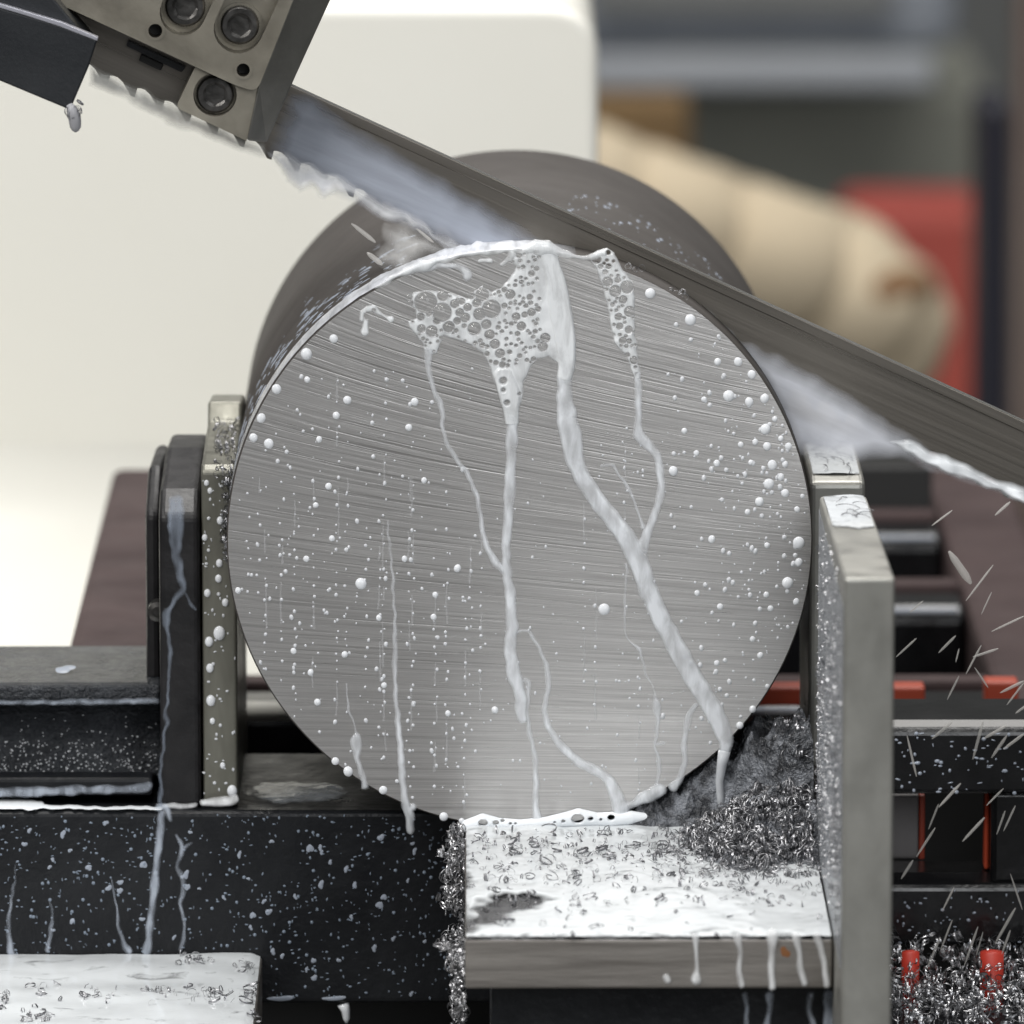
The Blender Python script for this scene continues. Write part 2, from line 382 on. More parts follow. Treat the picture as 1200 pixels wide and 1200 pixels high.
# ------------------------------------------------------------------ setting
def struct(name, me, m, **kw): return link(name, me, m, kind='structure', **kw)
struct('floor', box(-9, 9, -6.0, 9.0, -1.0, -0.9), M_FLOOR)
struct('wall', box(-9, 9, 7.2, 7.3, -0.9, 3.5), M_WALL)

# cream machine housing behind the saw
hy = 0.74
def pz(y, Y): return P(600, y, Y)[2]
def pxx(x, Y, y=600): return P(x, y, Y)[0]
hs_ = thing('machine_housing', (pxx(300, hy), hy, pz(760, hy)), 'large glossy cream painted machine housing with a rounded corner behind the bar', 'housing')
o = rounded([(-1500, 8), (701, 8), (701, 800), (-1500, 800)], [0, 62, 0, 0], 10)
part(hs_, 'upper_panel', prism_y(pxo(o, hy), hy, hy + 0.5), M_CREAM, bevel=0.004, seg=3)
zt = pz(490, hy); pr = [(hy + 0.3, zt)] + [(hy + 0.0015 - 0.17 * (1 - math.cos(t)), zt - 0.085 * math.sin(t)) for t in np.linspace(0, 1.45, 24)] + [(hy - 0.16, zt - 0.30), (hy + 0.3, zt - 0.30)]
part(hs_, 'swept_skirt', prism_x(pr, pxx(-1500, hy), pxx(690, hy)), M_CREAM, smooth=True)
part(hs_, 'top_cover', box(pxx(330, 1.2), pxx(505, 1.2), 1.26, 1.5, pz(120, 1.2), pz(-4, 1.2)), M_BROWN, bevel=0.004)

# blurred workshop things beyond
by = 2.1
def back(name, px, Y, depth, m, label, cat, bevel=0.01, holes=()):
    x0, y0, x1, y1 = px
    return link(name, box(pxx(x0, Y), pxx(x1, Y), Y, Y + depth, pz(y1, Y), pz(y0, Y)), m, label=label, cat=cat, bevel=bevel)
gc = thing('grey_machine_cover', (pxx(860, 4.4), 4.4, pz(118, 4.4)), 'wide blue grey machine cover with a paler lower flange, far behind the cream housing', 'machine')
part(gc, 'cover', box(pxx(640, 4.4), pxx(1120, 4.4), 4.4, 4.9, pz(62, 4.4), pz(-40, 4.4)), M_GREY, bevel=0.02)
part(gc, 'flange', prism_x([(4.4, pz(62, 4.4)), (4.32, pz(66, 4.32)), (4.32, pz(104, 4.32)), (4.4, pz(106, 4.4))], pxx(640, 4.4), pxx(1085, 4.4)), worn('pale_grey_paint', (0.34, 0.36, 0.39), (0.40, 0.42, 0.45), 0.5, 0, 3, 0), bevel=0.006)
part(gc, 'top_hood', box(pxx(690, 4.38), pxx(1040, 4.38), 4.36, 4.39, pz(12, 4.38), pz(-40, 4.38)), M_WALL, bevel=0.004)
back('cardboard_box', (640, 116, 808, 260), 3.6, 0.06, M_CARTON, 'brown cardboard box half hidden behind the cream housing', 'box')
back('grey_green_cabinet', (780, 108, 1160, 420), 4.8, 0.4, M_GREEN, 'dull grey green cabinet under the blue grey machine cover', 'cabinet')
back('red_panel', (985, 240, 1165, 500), 3.9, 0.12, worn('muted_red_paint', (0.36, 0.06, 0.045), (0.42, 0.08, 0.055), 0.6, 0, 4, 0), 'bright red panel behind the tan cloth', 'cabinet', 0.015)  # one red panel, modelled as a shallow box
nv = thing('navy_post', (pxx(1165, 2.7), 2.7, -0.9), 'narrow near-black upright post in front of the red panel', 'post')
part(nv, 'post', prism_y([(a, b) for a, b in pxo([(1146, 120), (1186, 120), (1182, 700), (1144, 700)], 2.7)], 2.7, 2.78), M_NAVY, bevel=0.006)
part(nv, 'post_foot', box(pxx(1148, 2.7), pxx(1190, 2.7), 2.68, 2.80, -0.9, pz(700, 2.7)), M_NAVY, bevel=0.004)
bp = thing('brown_post', (pxx(1210, 2.3), 2.3, -0.9), 'grey brown upright post beside the near-black post', 'post')
part(bp, 'post', box(pxx(1192, 2.3), pxx(1300, 2.3), 2.3, 2.4, -0.9, pz(-80, 2.3)), M_DUSK, bevel=0.012)
part(bp, 'flange', box(pxx(1186, 2.3), pxx(1200, 2.3), 2.292, 2.3, -0.9, pz(-80, 2.3)), M_DUSK, bevel=0.002)

# rumpled tan cloth
def cloth():
    Y = 3.0; mp = FPX / (Y - CAM[1])
    path = [(600, 190, 60), (700, 226, 66), (800, 262, 78), (900, 302, 86), (990, 346, 84), (1050, 388, 64), (1040, 430, 54), (970, 470, 56)]
    pts = catmull(path, 8); pth = [(*P(x, y, Y + 0.05 * math.sin(i * 0.7)), r / mp) for i, (x, y, r) in enumerate(pts)]
    me = tube(pth, 28)
    bm = bmesh.new(); bm.from_mesh(me)
    for v in bm.verts:
        c = v.co; k = noise.noise(c * 7) * 0.010 + noise.noise(c * 20) * 0.003
        v.co += v.normal * k
    bm.to_mesh(me); bm.free(); me.shade_smooth(); return me
tc = thing('tan_cloth', tuple(P(870, 420, 3.0)), 'rumpled tan cloth bundle with a brown strap, blurred behind the bar', 'cloth')
part(tc, 'fabric', cloth(), M_TAN)
Y = 2.94
part(tc, 'strap', tube([(*P(1000, 352, Y), 0.008), (*P(1030, 352, Y), 0.018), (*P(1060, 340, Y), 0.018), (*P(1092, 328, Y), 0.008)], 12, 0.6), M_BROWN, smooth=True)

# ------------------------------------------------------------------ machine bed behind the cut
zb = -0.006
def rail(name, x0, x1, y0, y1, label, zb=zb):
    r = thing(name, ((x0 + x1) / 2, y0, -0.9), label, 'rail')
    part(r, 'beam', box(x0, x1, y0, y1, -0.10, zb), M_RAIL, bevel=0.004)
    for yy in (y0 + 0.06, y1 - 0.06): part(r, 'leg', box(x0 + 0.003, x1 - 0.003, yy - 0.02, yy + 0.02, -0.9, -0.10), M_RAIL, bevel=0.002)
    return r
zl = pz(548, 0.555); q = PZ(80, 755, zl); q2 = PZ(190, 755, zb)
rail('feed_rail', q[0], q[0] + 0.05, q[1] - 0.03, 0.555, 'reddish brown side rail running back behind the black vise block', zl)
r1 = PZ(1200, 872, zb); r2 = PZ(1090, 545, zb)
rail('feed_rail', (r1[0] + r2[0]) / 2 - 0.004, (r1[0] + r2[0]) / 2 + 0.032, 0.10, r2[1] + 0.06, 'brown feed rail running back beside the black rollers under the blade')
xa = q2[0] + 0.02; xb = (r1[0] + r2[0]) / 2 - 0.004
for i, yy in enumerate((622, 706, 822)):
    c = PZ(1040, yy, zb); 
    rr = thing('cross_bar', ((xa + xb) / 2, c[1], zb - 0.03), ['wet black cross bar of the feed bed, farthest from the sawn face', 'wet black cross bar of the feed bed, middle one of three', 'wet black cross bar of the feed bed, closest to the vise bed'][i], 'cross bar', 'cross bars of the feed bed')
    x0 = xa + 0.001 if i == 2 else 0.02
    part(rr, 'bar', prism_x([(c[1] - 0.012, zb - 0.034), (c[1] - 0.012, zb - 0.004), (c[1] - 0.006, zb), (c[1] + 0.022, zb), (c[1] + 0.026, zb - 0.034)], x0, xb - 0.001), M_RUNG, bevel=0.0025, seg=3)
    part(rr, 'edge_highlight', tube([(x0 + 0.002, c[1] - 0.0095, zb - 0.0016, 0.0008), (x0 * 0.5 + xb * 0.5, c[1] - 0.0098, zb - 0.0016, 0.0016), (xb - 0.004, c[1] - 0.0095, zb - 0.0016, 0.0009)], 8), M_FLECK, smooth=True)  # pale tube standing in for the highlight along the wet front edge
    part(rr, 'rear_lip', box(x0, xb - 0.001, c[1] + 0.030, c[1] + 0.044, zb - 0.03, zb + 0.002), M_RAIL, bevel=0.002)
link('sump_tray', box(-0.6, 0.6, 0.13, 1.0, -0.30, -0.28), M_DARKHOLE, label='black sump tray deep under the feed bed', cat='tray', bevel=0.003)
link('rear_curtain', box(-0.02, xb - 0.002, 0.66, 0.668, -0.279, pz(548, 0.66)), M_DARKHOLE, label='black splash plate closing the far end of the feed bed', cat='splash plate', bevel=0.001)
Y = 0.30
link('pale_roller', lathe_y(0, 0, [(0, 0.0012), (0.001, 0.0036), (0.10, 0.0036), (0.101, 0.0012)], 20), M_CREAM, smooth=True, label='pale cream roller end showing under the bar beside the vise jaw', cat='roller')
bpy.data.objects['pale_roller'].matrix_world = Matrix.Translation(P(268, 833, 0.2)) @ Matrix.Rotation(-math.pi / 2, 4, 'Z')
Y = 0.21
link('red_stretcher', box(pxx(862, Y), pxx(1086, Y), Y, Y + 0.012, pz(828, Y), pz(806, Y)), M_ORANGE, label='orange red stretcher behind the black bed, seen past the bar', cat='stretcher', bevel=0.001)
link('red_block', box(pxx(1156, Y), pxx(1196, Y), Y, Y + 0.012, pz(830, Y), pz(800, Y)), M_ORANGE, label='small red block beside the brown feed rail', cat='block', bevel=0.001)

# vise bed: front beam on the left, window frame on the right
YB = 0.03
bx0, bx1 = pxx(-160, YB), pxx(1040, YB)
bed = thing('bed_beam', (pxx(270, YB), YB, pz(1175, YB)), 'heavy black bed beam splashed with coolant under the vise', 'beam')
zb0 = pz(1176, YB)
part(bed, 'beam', box(bx0, pxx(972, YB), YB, 0.13, zb0, -0.0005), M_BLACK, bevel=0.002, seg=3)
part(bed, 'under_web', box(bx0, pxx(972, YB), YB + 0.03, 0.12, -0.5, zb0), M_DARKHOLE)
fr = thing('side_frame', (pxx(1130, YB), YB, -0.5), 'black bed frame with a square opening beyond the upright jaw', 'frame')
fx0, fx1 = pxx(980, YB), pxx(1330, YB)
part(fr, 'top_rail', prism_x([(YB, pz(932, YB)), (YB, pz(856, YB)), (YB + 0.006, pz(848, YB)), (YB + 0.045, pz(848, YB)), (YB + 0.045, pz(932, YB))], fx0, fx1), M_RUNG, bevel=0.002, seg=3)
part(fr, 'bottom_rail', prism_x([(YB + 0.002, pz(1112, YB)), (YB + 0.002, pz(1040, YB)), (YB + 0.010, pz(1030, YB)), (YB + 0.03, pz(1030, YB)), (YB + 0.03, pz(1112, YB))], fx0, fx1), M_RUNG, bevel=0.002, seg=3)
part(fr, 'upright', box(pxx(1166, YB), fx1, YB + 0.003, YB + 0.028, pz(1040, YB), pz(930, YB)), M_RUNG, bevel=0.002)
part(fr, 'opening_lip', box(pxx(1160, YB), pxx(1166, YB), YB + 0.012, YB + 0.020, pz(1029, YB), pz(934, YB)), M_ORANGE, bevel=0.001)
part(fr, 'rear_plate', box(fx0, fx1, YB + 0.075, YB + 0.08, -0.279, pz(880, YB)), M_DARKHOLE)
part(fr, 'inner_panel', box(fx0, pxx(1080, 0.07), 0.07, 0.075, pz(1036, YB), pz(932, 0.07)), worn('dull_grey_panel', (0.12, 0.11, 0.11), (0.2, 0.19, 0.19), 0.5, 0, 20, 0), bevel=0.001)
part(fr, 'inner_edge', box(pxx(1080, 0.069), pxx(1087, 0.069), 0.069, 0.075, pz(1036, YB), pz(932, 0.07)), M_ORANGE, bevel=0.0005)
for x0, x1 in ((1062, 1083), (1155, 1183)):
    pg = link('red_peg', lathe_y(pxx((x0 + x1) / 2, 0.0), 0, [(0, 0.0008), (0.0006, (x1 - x0) / 2 * MPP), (0.03, (x1 - x0) / 2 * MPP), (0.0306, 0.0008)], 20), M_RED, smooth=True,
              label='short bright red peg standing up out of the swarf below the frame', cat='peg', group='red pegs in the swarf', bevel=0)
    c = pxx((x0 + x1) / 2, 0.0); pg.data.transform(Matrix.Translation((-c, 0, 0))); pg.matrix_world = Matrix.Translation((c, 0.005, pz(1118, 0.0))) @ Matrix.Rotation(-math.pi / 2, 4, 'X')

# ------------------------------------------------------------------ left vise
JY = 0.036
vl = thing('vise_jaw', (pxx(235, JY), JY, 0), 'tall black vise block with an olive steel jaw plate gripping the bar', 'vise jaw')
def pf(pts): return [(Y, pz(y, Y)) for Y, y in pts]
xj0, xj1, xj2 = pxx(186, JY), pxx(234, JY), pxx(277, JY)
part(vl, 'jaw_plate', prism_x(pf([(JY, 944), (JY, 552), (JY + 0.004, 544), (JY + 0.075, 494), (JY + 0.08, 470), (JY + 0.12, 462), (JY + 0.12, 880)]), xj1 + 0.0006, xj2), M_OLIVE, bevel=0.0012, seg=3)
part(vl, 'block', prism_x(pf([(JY - 0.002, 946), (JY - 0.002, 604), (JY + 0.012, 572), (JY + 0.07, 524), (JY + 0.12, 508), (JY + 0.12, 880)]), xj0, xj1), M_JAWBLK, bevel=0.0022, seg=3)
part(vl, 'rear_bracket', prism_x(pf([(JY + 0.03, 800), (JY + 0.03, 600), (JY + 0.06, 545), (JY + 0.13, 520), (JY + 0.13, 800)]), pxx(170, JY + 0.03), xj0 - 0.0004), M_JAWBLK, bevel=0.003, seg=3)
part(vl, 'bolt', lathe_y(pxx(181, JY), pz(712, JY + 0.03), [(JY + 0.022, 0.002), (JY + 0.0225, 0.0035), (JY + 0.03, 0.0035)], 20), M_SCREW, smooth=False)
va = thing('slide_casting', (pxx(80, 0.05), 0.05, 0), 'black stepped vise slide arm wet with coolant, beside the black vise block', 'slide')
ax0, ax1 = pxx(-170, 0.05), xj0 - 0.0006
part(va, 'slide', prism_x(pf([(0.066, 908), (0.07, 836), (0.066, 824), (0.052, 820), (0.052, 804), (0.056, 799), (0.130, 756), (0.130, 880), (0.075, 930)]), ax0, ax1), worn('glittering_black_casting', (0.022, 0.024, 0.028), (0.055, 0.060, 0.068), 0.14, 0.3, 60, 0.8, 700, 0.003, 0.3), bevel=0.0012)
part(va, 'foot_lip', prism_x(pf([(0.040, 932), (0.040, 912), (0.046, 904), (0.075, 904), (0.075, 926)]), ax0, pxx(176, 0.04)), M_BLACK, bevel=0.0012)

# ------------------------------------------------------------------ the bar, part sawn through
YK0, YK1 = 0.0215, 0.0236
SL = 0.459                                     # slope of the blade in the photo
def top_y(x): return 105 + (x - 350) * SL
def low_y(x): return top_y(x) + 98
bar = thing('steel_bar', (0, 0, 0), 'thick round steel bar with a freshly sawn face, half sawn slice at its end', 'bar')
def face_disc():
    nr, na = 26, 160; v = [(0, 0, BR)]; f = []
    R = BR - 0.0005
    for j in range(1, nr + 1):
        for i in range(na):
            a = 2 * math.pi * i / na; r = R * j / nr; v.append((r * math.cos(a), 0, BR + r * math.sin(a)))
    for i in range(na): f.append((0, 1 + i, 1 + (i + 1) % na))
    for j in range(nr - 1):
        for i in range(na):
            a = 1 + j * na + i; b = 1 + j * na + (i + 1) % na; f.append((a, a + na, b + na, b))
    me = mesh(v, f); fix(me)
    uv = me.uv_layers.new(name='UVMap')
    for l in me.loops:
        c = me.vertices[l.vertex_index].co; uv.data[l.index].uv = (c.z * 5, c.x * 5)
    if me.polygons[0].normal.y > 0: me.flip_normals()
    return me
part(bar, 'sawn_face', face_disc(), M_SAWN)
part(bar, 'slice_rim', lathe_y(0, BR, [(0.0, BR - 0.0005), (0.0005, BR), (YK0, BR)], 160, False, True), M_SCALE, smooth=False)
part(bar, 'bar_body', lathe_y(0, BR, [(YK1, BR), (0.262, BR), (0.2635, BR - 0.0015)], 160, True, True), M_SCALE)
for o in ('slice_rim', 'bar_body'):
    me = bpy.data.objects[o].data
    for p_ in me.polygons: p_.use_smooth = len(p_.vertices) == 4
# uncut web joining slice and body below the cutting line
a0 = [P(x, low_y(x), YK0) for x in (0, 1200)]
def below(a):
    x, z = BR * 0.999 * math.cos(a), BR + BR * 0.999 * math.sin(a)
    t = (x - a0[0][0]) / (a0[1][0] - a0[0][0]); return z < a0[0][2] + t * (a0[1][2] - a0[0][2]) - 0.0005, (x, z)
web = [below(2 * math.pi * i / 160) for i in range(160)]; web = [c for ok, c in web if ok]
k0 = max(range(len(web)), key=lambda i: math.hypot(web[i][0] - web[i - 1][0], web[i][1] - web[i - 1][1])); web = web[k0:] + web[:k0]
part(bar, 'uncut_web', prism_y(web, YK0 - 0.0002, YK1 + 0.0002), M_KERF)

# ------------------------------------------------------------------ saw blade
blade = thing('saw_blade', tuple(P(600, 270, YK0)), 'toothed band saw blade slanting down through the top of the bar', 'saw blade')
YBL = YK0 + 0.0004; TH = 0.0012
def blade_outline():
    xs0, xs1 = -140, 1345; up_ = [(xs0, top_y(xs0)), (xs1, top_y(xs1))]
    low = []; pitch = 32.0; x = xs1
    while x > xs0 + pitch:
        low += [(x, low_y(x) - 13), (x - 3, low_y(x - 3) - 1), (x - 8, low_y(x - 8) - 0.5), (x - 17, low_y(x - 17) - 12), (x - 23, low_y(x - 23) - 15), (x - 28, low_y(x - 28) - 14.5)]
        x -= pitch
    low.append((xs0, low_y(xs0) - 14)); return up_ + low
part(blade, 'band', prism_y(pxo(blade_outline(), YBL), YBL, YBL + TH), M_BLADE)
strip = [(-140, top_y(-140) - 1.2), (1345, top_y(1345) - 1.2), (1345, top_y(1345) + 12), (-140, top_y(-140) + 12)]
part(blade, 'reflection_strip', prism_y(pxo(strip, YBL), YBL - 0.0005, YBL + TH + 0.0003), M_BLADE, bevel=0.00035)  # raised strip shaped to imitate the dark line reflected along the blade
strip = [(-140, top_y(-140) - 2.6), (1345, top_y(1345) - 2.6), (1345, top_y(1345) - 1.2), (-140, top_y(-140) - 1.2)]
part(blade, 'ground_edge', prism_y(pxo(strip, YBL), YBL - 0.0002, YBL + TH), M_BLADEEDGE)

# ------------------------------------------------------------------ blade guide
GY = -0.012
gd = thing('blade_guide', tuple(P(250, 80, GY)), 'grey steel blade guide block with recessed socket screws above the bar', 'blade guide')
ux, uy = 0.909, 0.417
def along(c, u, v): return (c[0] + ux * u + uy * v, c[1] + uy * u - ux * v)      # u along the blade, v up across it
def slot(c, r, v0, v1, n=12):
    out = []
    for i in range(n + 1):
        a = math.pi * i / n; out.append(along(c, r * math.cos(a), v1 + r * math.sin(a)))
    for i in range(n + 1):
        a = math.pi + math.pi * i / n; out.append(along(c, r * math.cos(a), v0 + r * math.sin(a)))
    return out
S1, S2, S3 = (217, 8), (281, 30), (252, 111)
plate = rounded([(-60, -60), (338, -60), (368, -60), (302, 108), (277, 101), (56, 0)], [0, 0, 0, 12, 0, 0], 5)
plate = rounded([(-75, -62), (368, -62), (301, 108), (276, 100)], [0, 0, 12, 6], 5)
holes = [slot(S1, 27, -7, 60), slot(S2, 29, -4, 60), circ(182, 36, 8.5, 18), circ(285, 82, 8, 18)]
holes = [pxo(h, GY) for h in holes]
part(gd, 'face_plate', prism_y(pxo(plate, GY), GY, GY + 0.0085, holes), M_GUIDE)
end = [(331, -62), (430, -62), (386, 0), (312, 168), (290, 166), (297, 112), (302, 100)]
def end_block():
    # bevelled right-hand end: near edge flush with the plate, far edge set back
    a = [P(x, y, GY + 0.0015) for x, y in ((366, -62), (338, 12), (302, 104), (289, 165))]
    b = [P(x, y, GY + 0.012) for x, y in ((420, -62), (386, 2), (345, 92), (312, 168))]
    c = [q_ + np.array([0, 0.055 - 0.012, 0]) for q_ in b]; d = [np.array([q_[0], GY + 0.043, q_[2]]) for q_ in a]
    v = a + b + c + d; n = 4; f = []
    for s in range(4):
        for i in range(n - 1):
            p0, p1 = s * n + i, s * n + i + 1; q0, q1 = ((s + 1) % 4) * n + i, ((s + 1) % 4) * n + i + 1
            f.append((p0, q0, q1, p1))
    f += [(0, n, 2 * n, 3 * n), (n - 1, 4 * n - 1, 3 * n - 1, 2 * n - 1)]
    me = mesh(v, f); fix(me); return me
part(gd, 'end_block', end_block(), M_GUIDEEND, bevel=0.0008)
jaw = rounded([(229, 78), (305, 100), (289, 165), (206, 126)], [0, 0, 0, 7], 5)
JG = GY + 0.003
part(gd, 'lower_clamp', prism_y(pxo(jaw, JG), JG, JG + 0.028, [pxo(circ(S3[0], S3[1], 25.5, 28), JG)]), M_GUIDE)
part(gd, 'recess_floor', prism_y(pxo([(-75, -62), (360, -62), (296, 96), (272, 94)], GY), GY + 0.0086, GY + 0.03), M_GUIDE)
part(gd, 'recess_floor', prism_y(pxo(circ(S3[0], S3[1], 27, 20), JG), JG + 0.010, JG + 0.02), M_DARKHOLE)  # shade inside the screw recess is put into this dark colour
for c, r in (((182, 36), 7.4), ((285, 82), 7)):
    part(gd, 'tapped_hole', prism_y(pxo(circ(c[0], c[1], r + 0.5, 18), GY), GY + 0.0070, GY + 0.0084), M_DARKHOLE)
    part(gd, 'hole_rim', prism_y(pxo(circ(c[0], c[1], r + 4.2, 24), GY), GY - 0.00035, GY - 0.0001, [pxo(circ(c[0], c[1], r + 0.8, 24), GY)]), M_GUIDE)
def screw(c, r, Y, rot=0.2):
    q_ = P(c[0], c[1], Y); cx, cz = q_[0], q_[2]; R = r * MPP; n = 48
    def hexr(a):
        k = (a + rot) % (math.pi / 3) - math.pi / 6; return R * 0.50 / math.cos(k)
    rings = [(0.008, lambda a: R), (0.0010, lambda a: R), (0.0003, lambda a: R * 0.97), (0.0, lambda a: R * 0.90), (0.0, lambda a: R * 0.66), (0.0004, hexr), (0.0042, hexr), (0.0048, lambda a: R * 0.08)]
    v = []; f = []
    for dy, rf in rings:
        for i in range(n):
            a = 2 * math.pi * i / n; v.append((cx + rf(a) * math.cos(a), Y + dy, cz + rf(a) * math.sin(a)))
    for j in range(len(rings) - 1):
        for i in range(n):
            a, b = j * n + i, j * n + (i + 1) % n; f.append((a, a + n, b + n, b))
    f.append(tuple(range((len(rings) - 1) * n, len(rings) * n)))
    me = mesh(v, f); fix(me)
    if me.polygons[3 * n + 2].normal.y > 0: me.flip_normals()
    return me
def knurl(c, r, Y):
    return prism_y(pxo([(c[0] + (r + (0.55 if i % 2 else 0)) * math.cos(2 * math.pi * i / 88), c[1] + (r + (0.55 if i % 2 else 0)) * math.sin(2 * math.pi * i / 88)) for i in range(88)], Y), Y + 0.0013, Y + 0.008)
for c, r, Y, rot in ((S1, 23, GY + 0.0035, 0.1), (S2, 22, GY + 0.003, 0.35), (S3, 21.5, JG + 0.003, 0.5)):
    s = part(gd, 'socket_screw', screw(c, r, Y, rot), M_SCREW)
    me = knurl(c, r + 0.2, Y); me.transform(Matrix.Translation(-Vector(gd.location))); link('knurled_rim', me, M_SCREW, s)
    me = lathe_y(P(c[0], c[1], Y)[0], P(c[0], c[1], Y)[2], [(Y + 0.0042, (r + 3.5) * MPP), (Y + 0.005, (r + 3.5) * MPP)], 32); me.transform(Matrix.Translation(-Vector(gd.location))); link('washer', me, M_GUIDE, s)
# back of the guide above the blade, and the stop under it
part(gd, 'back_block', prism_y(pxo([(-80, -64), (330, -64), (285, 92), (240, 80), (70, 8)], 0.01), 0.012, 0.019), M_JAWBLK)
part(gd, 'roller_stop', prism_y(pxo(rounded([(150, 47), (218, 78), (213, 84), (148, 53)], 2), 0.018), 0.016, 0.0205), M_GUARD)
part(gd, 'stop_pin', prism_y(pxo([(166, 62), (192, 74), (189, 82), (163, 70)], 0.018), 0.015, 0.0203), M_DARKHOLE, bevel=0.0004)

# ------------------------------------------------------------------ black guard at the upper left
UY = -0.03
gg = thing('blade_guard', tuple(P(50, 70, UY)), 'black sheet metal blade guard with a bare silver upper edge', 'guard')
part(gg, 'sheet', prism_y(pxo([(-120, -26), (30, 18), (70, 30), (114, 47), (104, 78), (82, 129), (-120, 45)], UY), UY, UY + 0.003), M_GUARD, bevel=0.0006)
part(gg, 'bare_edge', prism_y(pxo([(-120, -32), (30, 13), (72, 26), (115, 44), (114, 48), (70, 31), (30, 18), (-120, -26)], UY), UY - 0.0003, UY + 0.004), M_GUARDEDGE, bevel=0.0002)
part(gg, 'side_return', prism_y(pxo([(-120, -80), (60, -20), (112, 42), (70, 24), (-120, -34)], UY + 0.03), UY + 0.0045, UY + 0.03), M_GUARD, bevel=0.0006)
dr = thing('coolant_drip', tuple(P(88, 150, UY)), 'grey coolant drip with fine chips hanging from the corner of the guard', 'drip')
part(dr, 'drip', tube([(*P(81, 122, UY - 0.0005), 0.0010), (*P(84, 128, UY - 0.0006), 0.0019), (*P(87, 135, UY - 0.0005), 0.0022), (*P(88, 143, UY), 0.0021), (*P(88.5, 149, UY), 0.0019), (*P(88.5, 153, UY), 0.0012), (*P(88.5, 155, UY), 0.0003)], 14), coolant('grey_coolant', (0.36, 0.36, 0.38), 0.1, 0.9), smooth=True)
CLING = [(80, 131), (92, 133), (86, 137), (95, 130), (83, 135), (90, 128), (94, 120)]
# ------------------------------------------------------------------ right vise jaws
YF = -0.222
xl = pxx(975, YF, 900); xr = pxx(1047, YF, 900); xl = max(xl, BR + 0.0006)
fj = thing('upright_jaw', (xl, YF, -0.3), 'tall bare steel upright jaw with a chamfered coolant-topped end in front of the table', 'vise jaw')
Yc, Yd = -0.10, -0.038
prof = [(YF, -0.28), (YF, pz(678, YF)), (Yc, pz(612, Yc)), (Yd, pz(582, Yd)), (Yd, -0.28)]
part(fj, 'plate', prism_x(prof, xl, xr), M_JAW, bevel=0.0011, seg=3)
zc = pz(612, Yc)
rj = thing('rear_jaw', (xl, 0.04, 0), 'short steel jaw block behind the blade, its top washed with coolant', 'vise jaw')
rx1 = pxx(1013, 0.04)
part(rj, 'block', prism_x(pf([(0.036, 900), (0.036, 566), (0.044, 556), (0.105, 520), (0.112, 528), (0.112, 860)]), BR + 0.0004, rx1), M_JAW, bevel=0.002, seg=3)

# ------------------------------------------------------------------ table
TX0 = pxx(545, YF + 0.004, 1100); TYF = PZ(700, 1101, -0.0004)[1]; TT = 62 * (TYF - CAM[1]) / FPX
tb = thing('work_table', ((TX0 + xl) / 2, TYF, -TT), 'thick steel table plate flooded with white coolant under the bar', 'table')
tp = part(tb, 'plate', box(TX0, xl - 0.0006, TYF, 0.0165, -TT, -0.0004), M_TABLE, bevel=0.0008)
tp.data.materials.append(worn('wet_dark_steel', (0.045, 0.045, 0.047), (0.11, 0.11, 0.115), 0.15, 0.4, 120, 0.4, 500, 0.001, 0.3))
for p_ in tp.data.polygons:
    if p_.normal.z > 0.9: p_.material_index = 1
part(tb, 'support', box(pxx(575, TYF + 0.012, 1180), xl - 0.0012, TYF + 0.012, 0.014, -0.25, -TT - 0.0001), M_BLACK, bevel=0.001)

# puddle on the table
def puddle():
    nx, ny = 190, 190; xs = np.linspace(TX0 + 0.0004, xl - 0.001, nx); ys = np.linspace(TYF + 0.0006, 0.0, ny)
    bare = [(546, 1080), (562, 1073), (578, 1062), (592, 1053), (612, 1052), (622, 1057), (616, 1066), (600, 1071), (582, 1076), (566, 1084), (546, 1091)]
    bw = [PZ(x, y, 0)[:2] for x, y in bare]
    v = []; TH_ = []; ok = np.zeros((ny, nx), bool); XX, YY = np.meshgrid(xs, ys); sd = poly_field(XX, YY, bw)
    for j in range(ny):
        for i in range(nx):
            x, y = xs[i], ys[j]; n1 = noise.noise((x * 90, y * 40, 0)); n2 = noise.noise((x * 300, y * 160, 3.0))
            e = min((y - TYF) / 0.010, 1.0, (x - TX0 + 0.0006) / 0.004)
            sdn = sd[j, i] + n1 * 0.006 + n2 * 0.003
            t_ = max(0, min(1, -sdn / 0.006)); t_ *= max(0.0, min(1, (e + 0.45 + 0.8 * n1 + 0.5 * n2)))
            TH_.append(t_); ok[j, i] = True
            v.append((x, y, 0.0002 + (0.0009 + 0.0006 * n1 + 0.00015 * n2) * t_ * max(0.15, min(1, e)) ** 0.5))
    f = []
    for j in range(ny - 1):
        for i in range(nx - 1):
            if ok[j, i] and ok[j + 1, i] and ok[j, i + 1] and ok[j + 1, i + 1]:
                a = j * nx + i; f.append((a, a + 1, a + nx + 1, a + nx))
    me = mesh(v, f); at = me.attributes.new('thickness', 'FLOAT', 'POINT'); at.data.foreach_set('value', TH_)
    me.shade_smooth(); return me
link('coolant_puddle', puddle(), M_PUDDLE, label='white coolant puddle covering the table plate, bare at one corner', cat='puddle')

